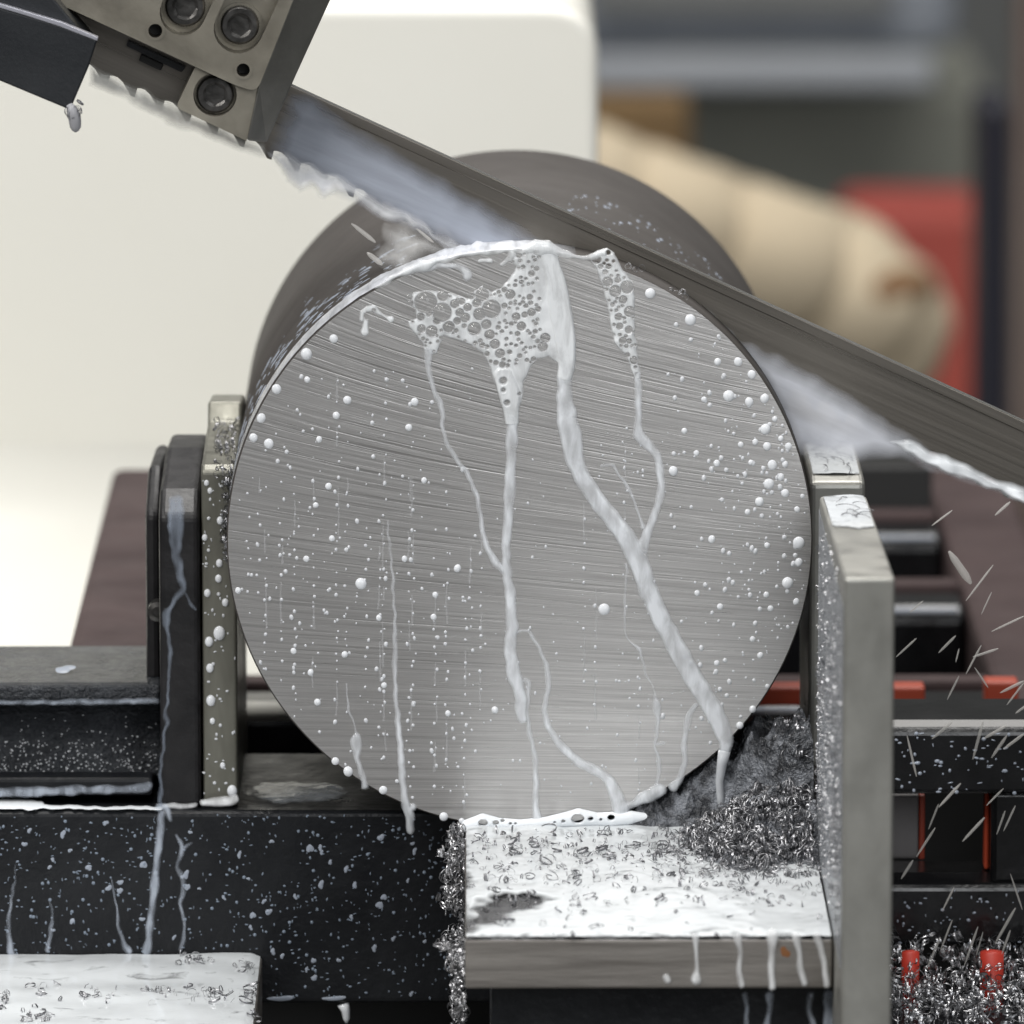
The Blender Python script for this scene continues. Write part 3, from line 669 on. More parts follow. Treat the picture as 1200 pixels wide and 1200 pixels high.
# lower-left tray
tz = pz(1121, YB) 
ty = thing('chip_tray', (pxx(120, -0.05), -0.05, tz - 0.1), 'low plate flooded with white coolant at the foot of the bed beam', 'tray')
tx1 = PZ(303, 1160, tz)[0]
part(ty, 'plate', box(pxx(-160, YB), tx1, -0.14, YB - 0.0006, tz - 0.02, tz), M_TABLE, bevel=0.0008)
def tray_puddle():
    nx, ny = 120, 80; xs = np.linspace(pxx(-150, YB), tx1 - 0.0006, nx); ys = np.linspace(-0.139, YB - 0.001, ny); v = []; f = []
    for y in ys:
        for x in xs:
            e = min(1, (tx1 - x) / 0.004 + 0.1); v.append((x, y, tz + e * (0.0014 + 0.0008 * noise.noise((x * 45, y * 45, 9)) + 0.00015 * noise.noise((x * 180, y * 100, 2)))))
    for j in range(ny - 1):
        for i in range(nx - 1):
            a = j * nx + i; f.append((a, a + 1, a + nx + 1, a + nx))
    me = mesh(v, f); at = me.attributes.new('thickness', 'FLOAT', 'POINT'); at.data.foreach_set('value', [1.0] * len(v)); me.shade_smooth(); return me
link('coolant_puddle', tray_puddle(), M_PUDDLE, label='white coolant puddle on the low plate at the foot of the bed beam', cat='puddle')

# lower-right swarf floor
link('swarf_plate', box(xr + 0.001, 0.35, -0.14, YB - 0.002, pz(1196, -0.02) - 0.01, pz(1168, 0.0) - 0.006), M_BLACK, label='black ledge buried in swarf below the side frame', cat='ledge', bevel=0.001)

# ------------------------------------------------------------------ coolant on the sawn face
FY = -0.0001
# foam sheet from the top of the cut
foam1 = [(474, 350), (484, 342), (506, 340), (530, 344), (548, 350), (556, 340), (566, 334), (576, 342), (588, 338), (598, 322), (606, 312), (596, 306), (600, 298), (622, 290), (638, 286), (652, 292), (656, 308), (662, 330), (666, 360), (672, 390), (674, 420), (660, 432), (652, 424), (642, 418), (630, 420), (622, 430), (614, 448), (612, 470), (606, 486), (594, 486), (586, 470), (580, 450), (574, 430), (566, 414), (552, 404), (536, 398), (520, 394), (516, 404), (512, 414), (500, 416), (496, 404), (488, 392), (480, 384), (478, 376), (488, 372), (486, 362)]
def poisson(poly, rs, n, seed, clear=1.0):
    r_ = random.Random(seed); out = []; xs = [p_[0] for p_ in poly]; ys = [p_[1] for p_ in poly]
    tries = 0
    for k in range(n):
        r = rs(k, n, r_)
        for _ in range(40):
            x, y = r_.uniform(min(xs), max(xs)), r_.uniform(min(ys), max(ys))
            if not poly_field(np.array([[x]]), np.array([[y]]), poly)[0, 0] > r * 0.8 + 0.8: continue
            if any((x - a) ** 2 + (y - b) ** 2 < (r + c + clear) ** 2 for a, b, c in out): continue
            out.append((x, y, r)); break
    return out
big1 = [(499, 354, 12.5), (518, 366, 10.5), (519, 346, 6), (565, 345, 7.5), (562, 368, 6.5), (559, 355, 4.5), (570, 380, 5), (574, 392, 5), (580, 403, 5), (586, 414, 4.8), (598, 345, 5), (611, 382, 4.5), (605, 371, 4), (623, 366, 4), (545, 372, 5), (539, 366, 4), (548, 360, 4), (533, 356, 4.5), (493, 371, 4), (494, 385, 4.2), (503, 367, 3), (512, 376, 3.5), (526, 383, 6), (506, 388, 6), (556, 385, 7), (576, 362, 10), (480, 355, 4), (639, 396, 5), (636, 406, 5), (589, 427, 3), (479, 348, 4), (569, 336, 3), (541, 353, 3.5), (536, 376, 3.5), (552, 346, 4)]
left_part = [p_ for p_ in foam1]
fine1 = poisson(foam1, lambda k, n, r_: (2.6 if k < 60 else 1.8 if k < 150 else 1.1) * r_.uniform(0.75, 1.15), 290, 3, 1.3)
fine1 = [b for i_, b in enumerate(fine1) if (b[1] < 428 or i_ % 6 == 0) and b[0] < 634 - 0.0 * b[1] and all((b[0] - a) ** 2 + (b[1] - c) ** 2 > (b[2] + r + 0.9) ** 2 for a, c, r in big1)]
def foam_fn(poly, bubbles, hmax, seed, runs=()):
    def fn(X, Y):
        Xw = X + 1.5 * vnoise(X, Y, 9, seed); Yw = Y + 1.5 * vnoise(X, Y, 9, seed + 4)
        sd = poly_field(Xw, Yw, poly)
        h = hmax * (1 - np.exp(-np.maximum(sd, 0) / 3.0)) * (0.8 + 0.35 * vnoise(X, Y, 16, seed + 8))
        if len(runs):
            s2, h2 = caps_field(X, Y, runs); sd = np.maximum(sd, s2); h = np.maximum(h, h2 * 0.82)
        for (bx, by_, br) in bubbles:
            d = np.hypot(X - bx, (Y - by_)) - br
            sd = np.minimum(sd, d); h = np.minimum(h, hmax * np.clip(0.15 + d / 2.0, 0, 1.4) + 0.2)
        return sd, h
    return fn
fm = thing('foam_patch', tuple(P(590, 380, FY)), 'wide white foam patch full of bubbles hanging from the cut', 'foam')
part(fm, 'foam', field_mesh(foam_fn(foam1, big1 + fine1, 5.0, 1.0, [catmull([(640, 296, 9), (650, 325, 12), (656, 360, 14), (662, 395, 13), (664, 425, 11), (662, 440, 9.5)], 5), catmull([(590, 440, 12), (597, 462, 13), (599, 480, 10), (600, 494, 8.5)], 5)]), (466, 278, 684, 496), FY, 0.6, 0.7), M_FOAM)
def dome(r, k=0.55, n=14, m_=5):
    v = [(0, -k * r, 0)]; f = []
    for j in range(1, m_ + 1):
        a = math.pi / 2 * j / m_
        for i in range(n):
            t = 2 * math.pi * i / n; v.append((r * math.sin(a) * math.cos(t), -k * r * math.cos(a), r * math.sin(a) * math.sin(t)))
    for i in range(n): f.append((0, 1 + (i + 1) % n, 1 + i))
    for j in range(m_ - 1):
        for i in range(n):
            a, b = 1 + j * n + i, 1 + j * n + (i + 1) % n; f.append((a, b, b + n, a + n))
    me = mesh(v, f); me.shade_smooth(); return me
BUB = dome(1.0, 0.7); BUB.materials.append(M_BUBBLE)
def bubbles(parent, lst):
    for (x, y, r) in lst:
        if r < 4: continue
        o = bpy.data.objects.new('bubble', BUB); COL.objects.link(o); o.parent = parent
        o.location = Vector(P(x, y, FY - 0.0002)) - parent.location; o.scale = (r * MPP * 1.05,) * 3
bubbles(fm, big1)
foam2 = [(690, 301), (700, 293), (712, 290), (720, 296), (726, 310), (734, 322), (742, 330), (744, 344), (744, 365), (744, 385), (747, 405), (748, 425), (751, 442), (746, 448), (740, 436), (735, 420), (728, 410), (720, 402), (716, 388), (714, 370), (710, 352), (706, 336), (700, 318)]
big2 = [(735, 336, 8.5), (721, 341, 7.5), (712, 330, 6.5), (738, 365, 7), (730, 351, 5), (725, 371, 4.5), (737, 386, 4.5), (726, 382, 4), (699, 304, 6), (713, 312, 3.5), (704, 312, 3), (743, 422, 5), (724, 328, 3.4), (730, 399, 4.5)]
big2 = [(a, b, r * 0.82) for a, b, r in big2]
fine2 = [b for b in poisson(foam2, lambda k, n, r_: (2.2 if k < 20 else 1.3) * r_.uniform(0.8, 1.2), 70, 5, 1.2) if all((b[0] - a) ** 2 + (b[1] - c) ** 2 > (b[2] + r + 0.9) ** 2 for a, c, r in big2)]
fm2 = thing('foam_patch', tuple(P(725, 360, FY)), 'narrow tapering white foam strip with large bubbles beside the blade', 'foam')
part(fm2, 'foam', field_mesh(foam_fn(foam2, big2 + fine2, 6.0, 11.0), (684, 284, 758, 454), FY, 0.6, 0.8), M_FOAM)
bubbles(fm2, big2)
# small foam cluster upper left
fm3 = thing('foam_patch', tuple(P(432, 375, FY)), 'tiny foam cluster with one hanging bead near the rim of the sawn face', 'foam')
f3 = [(424, 374, 3), (425, 366, 3.4), (431, 362, 4), (438, 361, 4.2), (443, 366, 3), (448, 369, 1.6), (453, 372, 2), (458, 374, 4.4)]
part(fm3, 'foam', field_mesh(lambda X, Y: (lambda s: (np.minimum(s[0], np.minimum(np.hypot(X - 431, Y - 370) - 4.2, np.hypot(X - 438, Y - 363) - 1.6)), s[1]))(caps_field(X, Y, [f3, [(429, 374, 3), (428, 384, 4), (427.5, 389, 5.2)]])), (414, 350, 470, 398), FY, 0.6, 0.5), M_FOAM)

RUNS = [
 ('thin crooked coolant run falling from the wide foam patch and joining its neighbour', [(503, 410, 6), (502, 430, 4), (507, 452, 3.4), (518, 480, 3.6), (521, 512, 3.4), (534, 536, 3.2), (548, 556, 3.2), (561, 590, 3.6), (566, 625, 3.8), (577, 654, 4.5), (590, 668, 5)], 0.5),
 ('straight coolant run down the middle of the sawn face ending in a fat bead', [[(600, 490, 8), (600, 500, 8.4), (599, 540, 7.5), (596, 600, 6.5), (593, 650, 6), (597, 690, 7), (600, 730, 8), (598, 760, 7.5), (601, 785, 9), (608, 806, 8), (611, 830, 8.5), (612, 840, 7)], [(606, 800, 4), (614, 797, 3.5), (620, 802, 3), (619, 818, 3), (619, 850, 3), (626, 880, 3.6), (628, 915, 4), (628, 945, 4.5), (629, 962, 7)]], 0.6),
 ('curling coolant run that bends sideways before reaching the table', [(602, 742, 3), (614, 739, 1.8), (623, 742, 2.4), (634, 764, 3), (643, 794, 3.4), (639, 835, 4), (649, 862, 5), (672, 888, 6), (704, 906, 6.5), (719, 924, 8), (727, 948, 11)], 0.6),
 ('broad diagonal coolant stream crossing the sawn face', [[(662, 436, 9), (661, 455, 10), (663, 480, 12), (669, 512, 13.5), (677, 548, 11), (700, 586, 10.5), (731, 626, 12), (747, 655, 12.5), (766, 706, 11.5), (790, 754, 12), (815, 798, 12), (838, 836, 12), (850, 864, 10), (848, 884, 7)]], 0.55),
 ('wavy coolant run falling from the tapering foam strip into the broad stream', [(747, 440, 4.5), (748, 452, 5), (748, 470, 5), (748, 494, 5), (749, 510, 7), (758, 520, 6.5), (769, 531, 5.5), (774, 556, 5.5), (774, 580, 5), (767, 602, 5), (760, 622, 6), (751, 644, 9)], 0.55),
 ('faint short run in a thin loop beside the broad stream', [(706, 545, 2.4), (718, 546, 2.2), (728, 560, 2.0), (740, 578, 2.2), (748, 600, 2), (754, 618, 3)], 0.4),
 ('short side run leaving the broad stream above the heap of chips', [(815, 826, 3), (807, 842, 4.2), (803, 868, 4.8), (802, 895, 4.6), (797, 912, 5.5), (789, 922, 6)], 0.55),
 ('long straight thin run ending in a drip over the black beam', [[(454, 612, 1.3), (457, 640, 1.9), (461, 690, 2.4), (463, 740, 2.8), (463, 800, 3.2), (467, 850, 4), (471, 900, 4.6), (474, 935, 5.5), (479, 952, 6.5), (481, 968, 5.5), (481, 974, 4)], [(480, 948, 5), (485, 945, 5)]], 0.6),
 ('broken run with a clear bead near the lower rim of the sawn face', [[(406, 802, 1.2), (408, 826, 1.5), (416, 856, 1.9), (417, 866, 7), (418, 876, 6), (420, 890, 3.5), (424, 908, 4), (428, 920, 5.5)]], 0.55),
 ('thin beaded run with a side twig near the bottom of the sawn face', [[(733, 662, 3), (734, 672, 1.8), (732, 700, 1.6), (734, 745, 1.4), (749, 760, 2.8), (753, 778, 2), (766, 810, 1.6), (770, 826, 6), (770, 834, 5.5), (771, 846, 3), (768, 870, 2.6), (772, 895, 3), (771, 924, 3.6)], [(770, 871, 2), (779, 870, 2.2)]], 0.55),
 ('fat foamy run along the bottom rim of the sawn face', [(727, 948, 8), (742, 942, 5), (756, 934, 8), (768, 928, 9), (774, 925, 8)], 0.6),
 ('milky tongue with a rounded end below the cut at the top of the sawn face', [(480, 318, 4), (500, 313, 6), (522, 311, 4.5), (538, 313, 4), (546, 318, 5.5), (548, 324, 6)], 0.7),
]
for lab, pts, hs in RUNS:
    run('coolant_run', pts, FY - 0.00005, M_RUN, lab, 'coolant run', 'coolant runs on the sawn face', hs * 0.8, 0.8, wob=2.2)
# free hanging thread under the broad stream
link('coolant_thread', tube([(*P(849, 880, -0.001), 0.0022), (*P(846, 895, -0.001), 0.0018), (*P(843, 915, -0.001), 0.0014), (*P(844, 935, -0.001), 0.0013), (*P(845, 950, -0.001), 0.0016)], 12), coolant('falling_thread', (0.62, 0.64, 0.67), 0.05, 0.75), smooth=True, label='milky thread falling from the broad stream onto the heap of chips', cat='coolant thread')

# drops
DROP = dome(1.0, 0.62, 16, 6)
BIG = [(762, 344, 6.2), (865, 424, 5), (881, 439, 5), (854, 464, 6.8), (878, 471, 5), (896, 467, 5.2), (897, 503, 6.2), (905, 545, 5.5), (901, 567, 6.3), (890, 588, 5.4), (920, 578, 4.8), (924, 523, 4.4), (899, 523, 4.9), (840, 543, 4), (789, 552, 5.4), (841, 424, 4.2), (802, 505, 3.6), (816, 531, 3.4), (868, 521, 3.4), (885, 518, 3.5), (908, 491, 3.4), (915, 514, 3.4), (920, 544, 3.7), (880, 542, 3.4), (915, 559, 4), (876, 600, 3.4), (934, 597, 3.5), (825, 468, 3.4), (936, 636, 7), (923, 683, 6.8), (936, 659, 4.6), (899, 639, 3.5), (933, 705, 3.7), (903, 713, 3.6), (898, 697, 3.5), (882, 749, 3.5), (891, 768, 3.7), (882, 831, 4.1), (867, 850, 4.4), (834, 632, 4.3), (817, 695, 3.4), (844, 711, 4), (840, 777, 3.4), (708, 714, 7), (391, 397, 5), (359, 415, 6.6), (324, 456, 5.7), (306, 490, 5.2), (297, 513, 5), (315, 520, 5.8), (407, 469, 5), (394, 487, 4.3), (479, 501, 4.3), (374, 515, 3.6), (486, 471, 4.6), (385, 570, 4), (370, 592, 3.4), (497, 563, 3.4), (360, 445, 3.6), (423, 684, 6.6), (359, 655, 3.7), (474, 655, 3.4), (536, 666, 4.2), (510, 697, 3.5), (508, 723, 3.7), (444, 724, 3.5), (344, 763, 3.5), (364, 788, 3.6), (372, 823, 4), (450, 803, 3.5), (580, 832, 4.2), (408, 904, 5.6), (449, 926, 5), (520, 957, 5.2), (525, 836, 3.4), (389, 631, 3.6), (279, 692, 3.6), (404, 767, 3.8), (541, 962, 3.5), (393, 892, 4.6), (809, 375, 6.5)]
def inside(x, y, k=0.985): return ((x - 609) / 343.5) ** 2 + ((y - 634) / 338.5) ** 2 < k * k
BIGME = DROP.copy(); BIGME.materials.append(M_DROP)
for (x, y, r) in BIG:
    o = bpy.data.objects.new('coolant_drop', BIGME); COL.objects.link(o); o.location = P(x, y, FY - 0.00005)
    o.scale = (r * MPP, r * MPP * random.uniform(0.8, 1.1), r * MPP * random.uniform(1.0, 1.18)); o.rotation_euler = (0, random.uniform(-0.4, 0.4), 0)
    tag(o, 'round white coolant drop beaded on the sawn face', 'coolant drop', 'coolant drops on the sawn face')
def bead_soup(items, Y, axis_frame=None):
    "many small beads joined into one mesh; items are (x, y, rx, ry) in photo pixels on plane Y"
    base = dome(1.0, 0.6, 8, 3); bv = np.array([v.co[:] for v in base.vertices]); bf = [tuple(p_.vertices) for p_ in base.polygons]
    V = []; F = []; k = 0
    for (x, y, rx, ry) in items:
        c = P(x, y, Y); a = random.uniform(-0.3, 0.3); s = bv * np.array([rx, (rx + ry) / 2, ry]) * MPP
        X = s[:, 0] * math.cos(a) - s[:, 2] * math.sin(a); Z = s[:, 0] * math.sin(a) + s[:, 2] * math.cos(a)
        V += np.stack([X + c[0], s[:, 1] + c[1], Z + c[2]], 1).tolist(); F += [tuple(i + k for i in f_) for f_ in bf]; k += len(bv)
    bpy.data.meshes.remove(base); me = mesh(V, F); me.shade_smooth(); return me
items = []
cols = [(291, 560, 720), (330, 560, 880), (345, 540, 860), (395, 440, 830), (407, 560, 780), (450, 460, 900), (480, 560, 940), (484, 560, 900), (510, 640, 930), (552, 640, 880), (563, 620, 840), (684, 590, 800), (697, 690, 830), (749, 760, 920), (367, 560, 800), (311, 620, 800), (430, 600, 860), (445, 640, 900), (523, 560, 900), (545, 700, 940), (733, 520, 640), (303, 560, 700)]
for cx, y0, y1 in cols:
    y = y0 + random.uniform(0, 20)
    while y < y1:
        if inside(cx, y): items.append((cx + random.gauss(0, 1.6), y, random.uniform(0.9, 2.2), 0)); 
        y += random.uniform(8, 30)
for _ in range(330):
    x, y = random.uniform(266, 560), random.uniform(430, 950)
    if inside(x, y) and random.random() < 0.5 + (560 - x) / 600: items.append((x, y, random.choice([0.8, 1, 1.2, 1.5, 2.0, 2.6]), 0))
for _ in range(420):
    x, y = 760 + 185 * math.sqrt(random.random()), random.uniform(370, 880)
    if inside(x, y): items.append((x, y, random.choice([0.8, 1.0, 1.2, 1.6, 2.2, 2.9]), 0))
for _ in range(140):
    x, y = random.uniform(560, 780), random.uniform(500, 940)
    if inside(x, y): items.append((x, y, random.choice([0.7, 0.9, 1.2, 1.7]), 0))
items = [(x, y, r, r * random.uniform(1.0, 1.5)) for x, y, r, _ in items]
link('small_coolant_drops', bead_soup(items, FY - 0.00005), M_SMALLDROP, kind='stuff', label='fine sprinkle of small white coolant drops all over the sawn face', cat='coolant drops')

# foam line where the face meets the table
def foot_fn(X, Y):
    sd, h = caps_field(X, Y, [[(548, 968, 8), (566, 962, 9), (584, 965, 7), (610, 966, 6), (640, 964, 7), (664, 960, 9), (678, 958, 11), (700, 960, 8), (716, 960, 9), (740, 958, 8), (760, 958, 5)]])
    for bx, by_, br in ((566, 963, 6), (581, 963, 4), (589, 961, 2.5), (677, 958, 8), (692, 958, 3.4), (716, 957, 4.6), (660, 961, 2.5), (598, 964, 2), (604, 964, 1.6), (650, 962, 1.6), (704, 959, 2)):
        d = np.hypot((X - bx) * 0.75, Y - by_) - br * 0.7; sd = np.minimum(sd, d)
    return sd, h
link('foam_line', field_mesh(foot_fn, (538, 944, 768, 982), FY - 0.0001, 0.7, 0.9), M_MILK, label='foamy white line with bubbles where the sawn face meets the table', cat='foam')

# ------------------------------------------------------------------ coolant on the rim and on the blade
def rim_film():
    v = []; f = []; na, nb = 150, 12
    for i in range(na):
        a = math.radians(171 - i * 92 / (na - 1)); t = i / (na - 1)
        for j in range(nb):
            s = j / (nb - 1); yy = 0.0002 + s * (YK0 - 0.0004)
            lump = max(0, noise.noise((t * 22, s * 3, 0)) * 0.6 + noise.noise((t * 70, s * 8, 5)) * 0.4)
            th = (0.0003 + 0.0016 * t * t + 0.0030 * lump * t) * min(1, (1 - t) * 7) * math.sin(math.pi * min(max(s, 0.03), 0.97)) ** 0.5
            v.append(((BR + th) * math.cos(a), yy, BR + (BR + th) * math.sin(a)))
    for i in range(na - 1):
        for j in range(nb - 1):
            a = i * nb + j; f.append((a, a + nb, a + nb + 1, a + 1))
    me = mesh(v, f); at = me.attributes.new('thickness', 'FLOAT', 'POINT')
    at.data.foreach_set('value', [min(1, 0.25 + 1.0 * (i / (na - 1)) ** 0.7) * min(1, (1 - i / (na - 1)) * 8) for i in range(na) for j in range(nb)]); me.shade_smooth(); return me
link('rim_film', rim_film(), film_mat('rim_coolant', (0.72, 0.74, 0.79), (1, 0.15, 1), 260, 0.1, 1.0), label='streaky coolant film over the rim of the sawn slice', cat='coolant film')
# milky ridge at the cut along the top edge of the face
run('coolant_ridge', [[(440, 338, 2), (460, 326, 4), (478, 317, 6), (500, 310, 7), (520, 304, 4), (550, 298, 3), (580, 295, 3), (608, 293, 4), (628, 290, 9), (641, 290, 9), (655, 296, 5), (680, 301, 2.6), (696, 302, 4), (706, 296, 5)], [(562, 306, 2.6), (576, 305, 3.6)], [(600, 296, 4), (596, 304, 3), (588, 310, 2)]], FY - 0.0002, M_FOAM, 'milky white ridge of coolant along the cut at the top of the face', 'coolant ridge', None, 0.8, 0.8, wob=3.5)

YFm = YBL - 0.0003
def film(name, poly, label, c, fade, streak, sc, amax, warp=4, hs=1.2, Y=YFm, seed=2.0, step=1.6):
    xs = [p_[0] for p_ in poly]; ys = [p_[1] for p_ in poly]
    def fn(X, Yp):
        Xw = X + warp * vnoise(X, Yp, 22, seed) + warp * 0.4 * vnoise(X, Yp, 8, seed + 2); Yw = Yp + warp * vnoise(X, Yp, 22, seed + 5)
        sd = poly_field(Xw, Yw, poly); return sd, hs * np.clip(sd / 5, 0, 1) * (1.3 + vnoise(X, Yp, 18, seed + 9))
    me = field_mesh(fn, (min(xs) - 8, min(ys) - 8, max(xs) + 8, max(ys) + 8), Y, step, 1.0, lambda X, Yp, sd: np.clip(sd / fade, 0, 1))
    return link(name, me, film_mat(name, c, streak, sc, 0.0, amax), label=label, cat='coolant film')
def L(x, d): return (x, top_y(x) + d)
film('blade_film', [(340, 104), L(372, -2), L(420, 12), L(500, 22), L(580, 34), L(660, 46), L(740, 60), L(800, 74), L(800, 112), L(640, 112), L(520, 108), L(420, 105), (330, 206), (312, 178), (322, 150)],
     'blue grey sheet of coolant on the blade beside the guide block', (0.40, 0.43, 0.50), 26, (0.10, 1, 1), 80, 0.95, 4, 0.3)
film('teeth_foam', [(312, 176), (330, 176), (350, 188), L(400, 78), L(450, 84), L(520, 92), L(600, 100), L(650, 106), L(650, 124), L(560, 118), (500, 274), (470, 264), (440, 256), (416, 236), (396, 226), (378, 232), (366, 222), (350, 226), (338, 212), (328, 200)],
     'white foam clinging to the blade teeth above the bar', (0.80, 0.81, 0.83), 12, (1, 1, 1), 60, 1.0, 6, 3.0, YFm - 0.0012, 21.0)
film('blade_film', [(820, 350), L(870, 54), L(930, 52), L(1000, 60), L(1060, 72), L(1110, 84), L(1160, 88), (1210, 570), (1210, 596), (1150, 572), (1100, 556), (1052, 540), (1030, 540), (950, 545), (925, 530), (880, 440)],
     'pale lilac sheet of coolant running off the blade onto the rear jaw', (0.70, 0.72, 0.78), 24, (0.10, 1, 1), 70, 1.0, 4, 0.3, YFm, 33.0)
film('teeth_foam', [(1040, 516), (1064, 512), (1100, 530), (1150, 552), (1215, 576), (1215, 600), (1180, 582), (1140, 566), (1100, 552), (1060, 532)],
     'white foam along the blade teeth beyond the rear jaw', (0.82, 0.85, 0.88), 7, (1, 1, 1), 60, 1.0, 4, 3.5, YFm - 0.0012, 41.0)
film('teeth_foam', [(100, 72), (130, 84), (170, 103), (210, 121), (250, 140), (290, 158), (312, 170), (314, 186), (290, 182), (250, 166), (200, 148), (150, 122), (104, 100)],
     'thin white foam on the blade teeth between guard and guide block', (0.76, 0.75, 0.70), 11, (1, 1, 1), 60, 0.95, 4, 2.2, YFm - 0.0012, 51.0)
# white splash spilling on the rear jaw and the chamfered jaw tops
def blob_top(cx, cy, rx, ry, z, seed, hgt=0.0016, n=56, lim=None):
    v = []; f = []; D = []
    for j in range(n):
        for i in range(n):
            a, b = -1.25 + 2.5 * i / (n - 1), -1.25 + 2.5 * j / (n - 1); d = 1 - math.hypot(a, b) + 0.30 * noise.noise((a * 2, b * 2, seed)) + 0.12 * noise.noise((a * 6, b * 6, seed)); D.append(d)
            v.append((cx + a * rx, cy + b * ry, float(z(cx + a * rx, cy + b * ry)) + 0.0002 + hgt * min(1, max(0, d) * 2.2) ** 0.6))
    for j in range(n - 1):
        for i in range(n - 1):
            q_ = (j * n + i, j * n + i + 1, (j + 1) * n + i + 1, (j + 1) * n + i)
            if lim and not all(lim[0] <= v[k][0] <= lim[1] and lim[2] <= v[k][1] <= lim[3] for k in q_): continue
            if all(D[k] > -0.02 for k in q_): f.append(q_)
    me = mesh(v, f); at = me.attributes.new('thickness', 'FLOAT', 'POINT'); at.data.foreach_set('value', [min(1, max(0, d) * 5) for d in D])
    bm = bmesh.new(); bm.from_mesh(me); bmesh.ops.delete(bm, geom=[k for k in bm.verts if not k.link_faces], context='VERTS'); bm.to_mesh(me); bm.free(); me.shade_smooth(); return me
zf = lambda x, y: np.interp(y, [YF, Yc, Yd], [prof[1][1], prof[2][1], prof[3][1]])
link('coolant_splash', blob_top((xl + xr) / 2 + 0.0005, -0.072, 0.0135, 0.046, zf, 3.0, 0.0007, 90, (xl + 0.0009, xr - 0.0009, YF, Yd - 0.0005)), M_PUDDLE, label='white coolant splash on the chamfered top of the upright jaw', cat='splash')
zr_ = [pz(566, 0.036), pz(556, 0.044), pz(520, 0.105)]
zf2 = lambda x, y: np.interp(y, [0.036, 0.044, 0.105], zr_)
link('coolant_splash', blob_top(BR + 0.0098, 0.072, 0.0140, 0.042, zf2, 5.0, 0.0007, 90, (BR + 0.0016, rx1 - 0.0014, 0.042, 0.104)), M_PUDDLE, label='white coolant splash on the sloping top of the rear jaw', cat='splash')

# flying coolant: slender drops thrown off by the cut
def spindle(n=10, k=9):
    v = []; f = []
    for i in range(k):
        t = i / (k - 1); r = min(1.0, 0.35 + 3.2 * min(t, 1 - t)) * (0.8 + 0.2 * t)
        for j in range(n):
            a = 2 * math.pi * j / n; v.append((t - 0.5, r * math.cos(a), r * math.sin(a)))
    for i in range(k - 1):
        for j in range(n):
            a, b = i * n + j, i * n + (j + 1) % n; f.append((a, b, b + n, a + n))
    f.append(tuple(range(n - 1, -1, -1))); f.append(tuple(range((k - 1) * n, k * n))); me = mesh(v, f); me.shade_smooth(); return me
SPIN = spindle(); SPIN.materials.append(M_SPRAY)
def fly(x0, y0, x1, y1, w, Y, label, group):
    a, b = Vector(P(x0, y0, Y)), Vector(P(x1, y1, Y)); o = bpy.data.objects.new('flying_drop', SPIN); COL.objects.link(o)
    d = b - a; o.location = (a + b) / 2; o.rotation_euler = d.to_track_quat('X', 'Z').to_euler(); o.scale = (d.length, w * MPP * 0.33, w * MPP * 0.33)
    tag(o, label, 'flying drop', group)
FL = [(1100, 765, 1120, 745, 5), (1132, 790, 1150, 756, 4), (1140, 770, 1170, 760, 5), (1162, 740, 1200, 722, 4), (1110, 820, 1124, 792, 4), (1092, 866, 1116, 846, 6), (1063, 862, 1074, 910, 5), (1140, 890, 1152, 846, 6), (1152, 866, 1180, 850, 6), (1162, 888, 1180, 862, 6), (1176, 878, 1200, 860, 6), (1100, 946, 1126, 918, 6), (1088, 972, 1100, 942, 4), (1128, 986, 1154, 958, 6), (1074, 1004, 1096, 970, 5), (1056, 1030, 1070, 1008, 6), (1104, 1068, 1118, 1040, 4), (1166, 1106, 1190, 1064, 6), (1174, 1118, 1184, 1090, 5), (1086, 1136, 1102, 1098, 5), (1102, 1114, 1116, 1078, 4), (1130, 1132, 1146, 1086, 5), (1184, 1024, 1198, 1066, 4), (1168, 978, 1178, 950, 4), (1176, 974, 1190, 944, 4), (1120, 776, 1124, 760, 3), (1166, 604, 1184, 588, 6), (1092, 616, 1116, 598, 4), (1132, 704, 1164, 662, 4), (1066, 718, 1082, 704, 4), (1150, 720, 1162, 694, 3), (1142, 782, 1158, 806, 4), (1190, 836, 1204, 826, 5), (1050, 770, 1074, 748, 4), (1156, 944, 1176, 924, 4), (1144, 1120, 1152, 1092, 3), (1172, 812, 1200, 798, 6), (1180, 826, 1200, 800, 4)]
for a in FL: fly(*a, random.choice([0.0, -0.03, -0.06, 0.015]), 'slender drop of coolant flying past the dark bed frame beyond the upright jaw', 'flying drops beyond the upright jaw')
fly(1112, 646, 1138, 684, 16, -0.02, 'fat oblong coolant drop flying in front of the brown feed rail', None)
for a in ((412, 262, 440, 284, 9), (430, 296, 448, 310, 11), (488, 268, 508, 284, 6), (530, 192, 546, 210, 3)):
    fly(*a, 0.012 if a[4] > 4 else 0.1, 'stubby splash of coolant thrown up beside the rim of the sawn slice', 'splashes beside the rim of the slice')
film('spray_sheet', [(440, 300), (446, 280), (460, 258), (486, 262), (510, 276), (540, 286), (560, 292), (520, 302), (480, 312), (450, 322)], 'thin torn sheet of spray behind the rim where the blade enters the bar', (0.74, 0.73, 0.71), 22, (0.4, 1, 1), 90, 0.62, 13, 2.0, 0.018, 61.0)
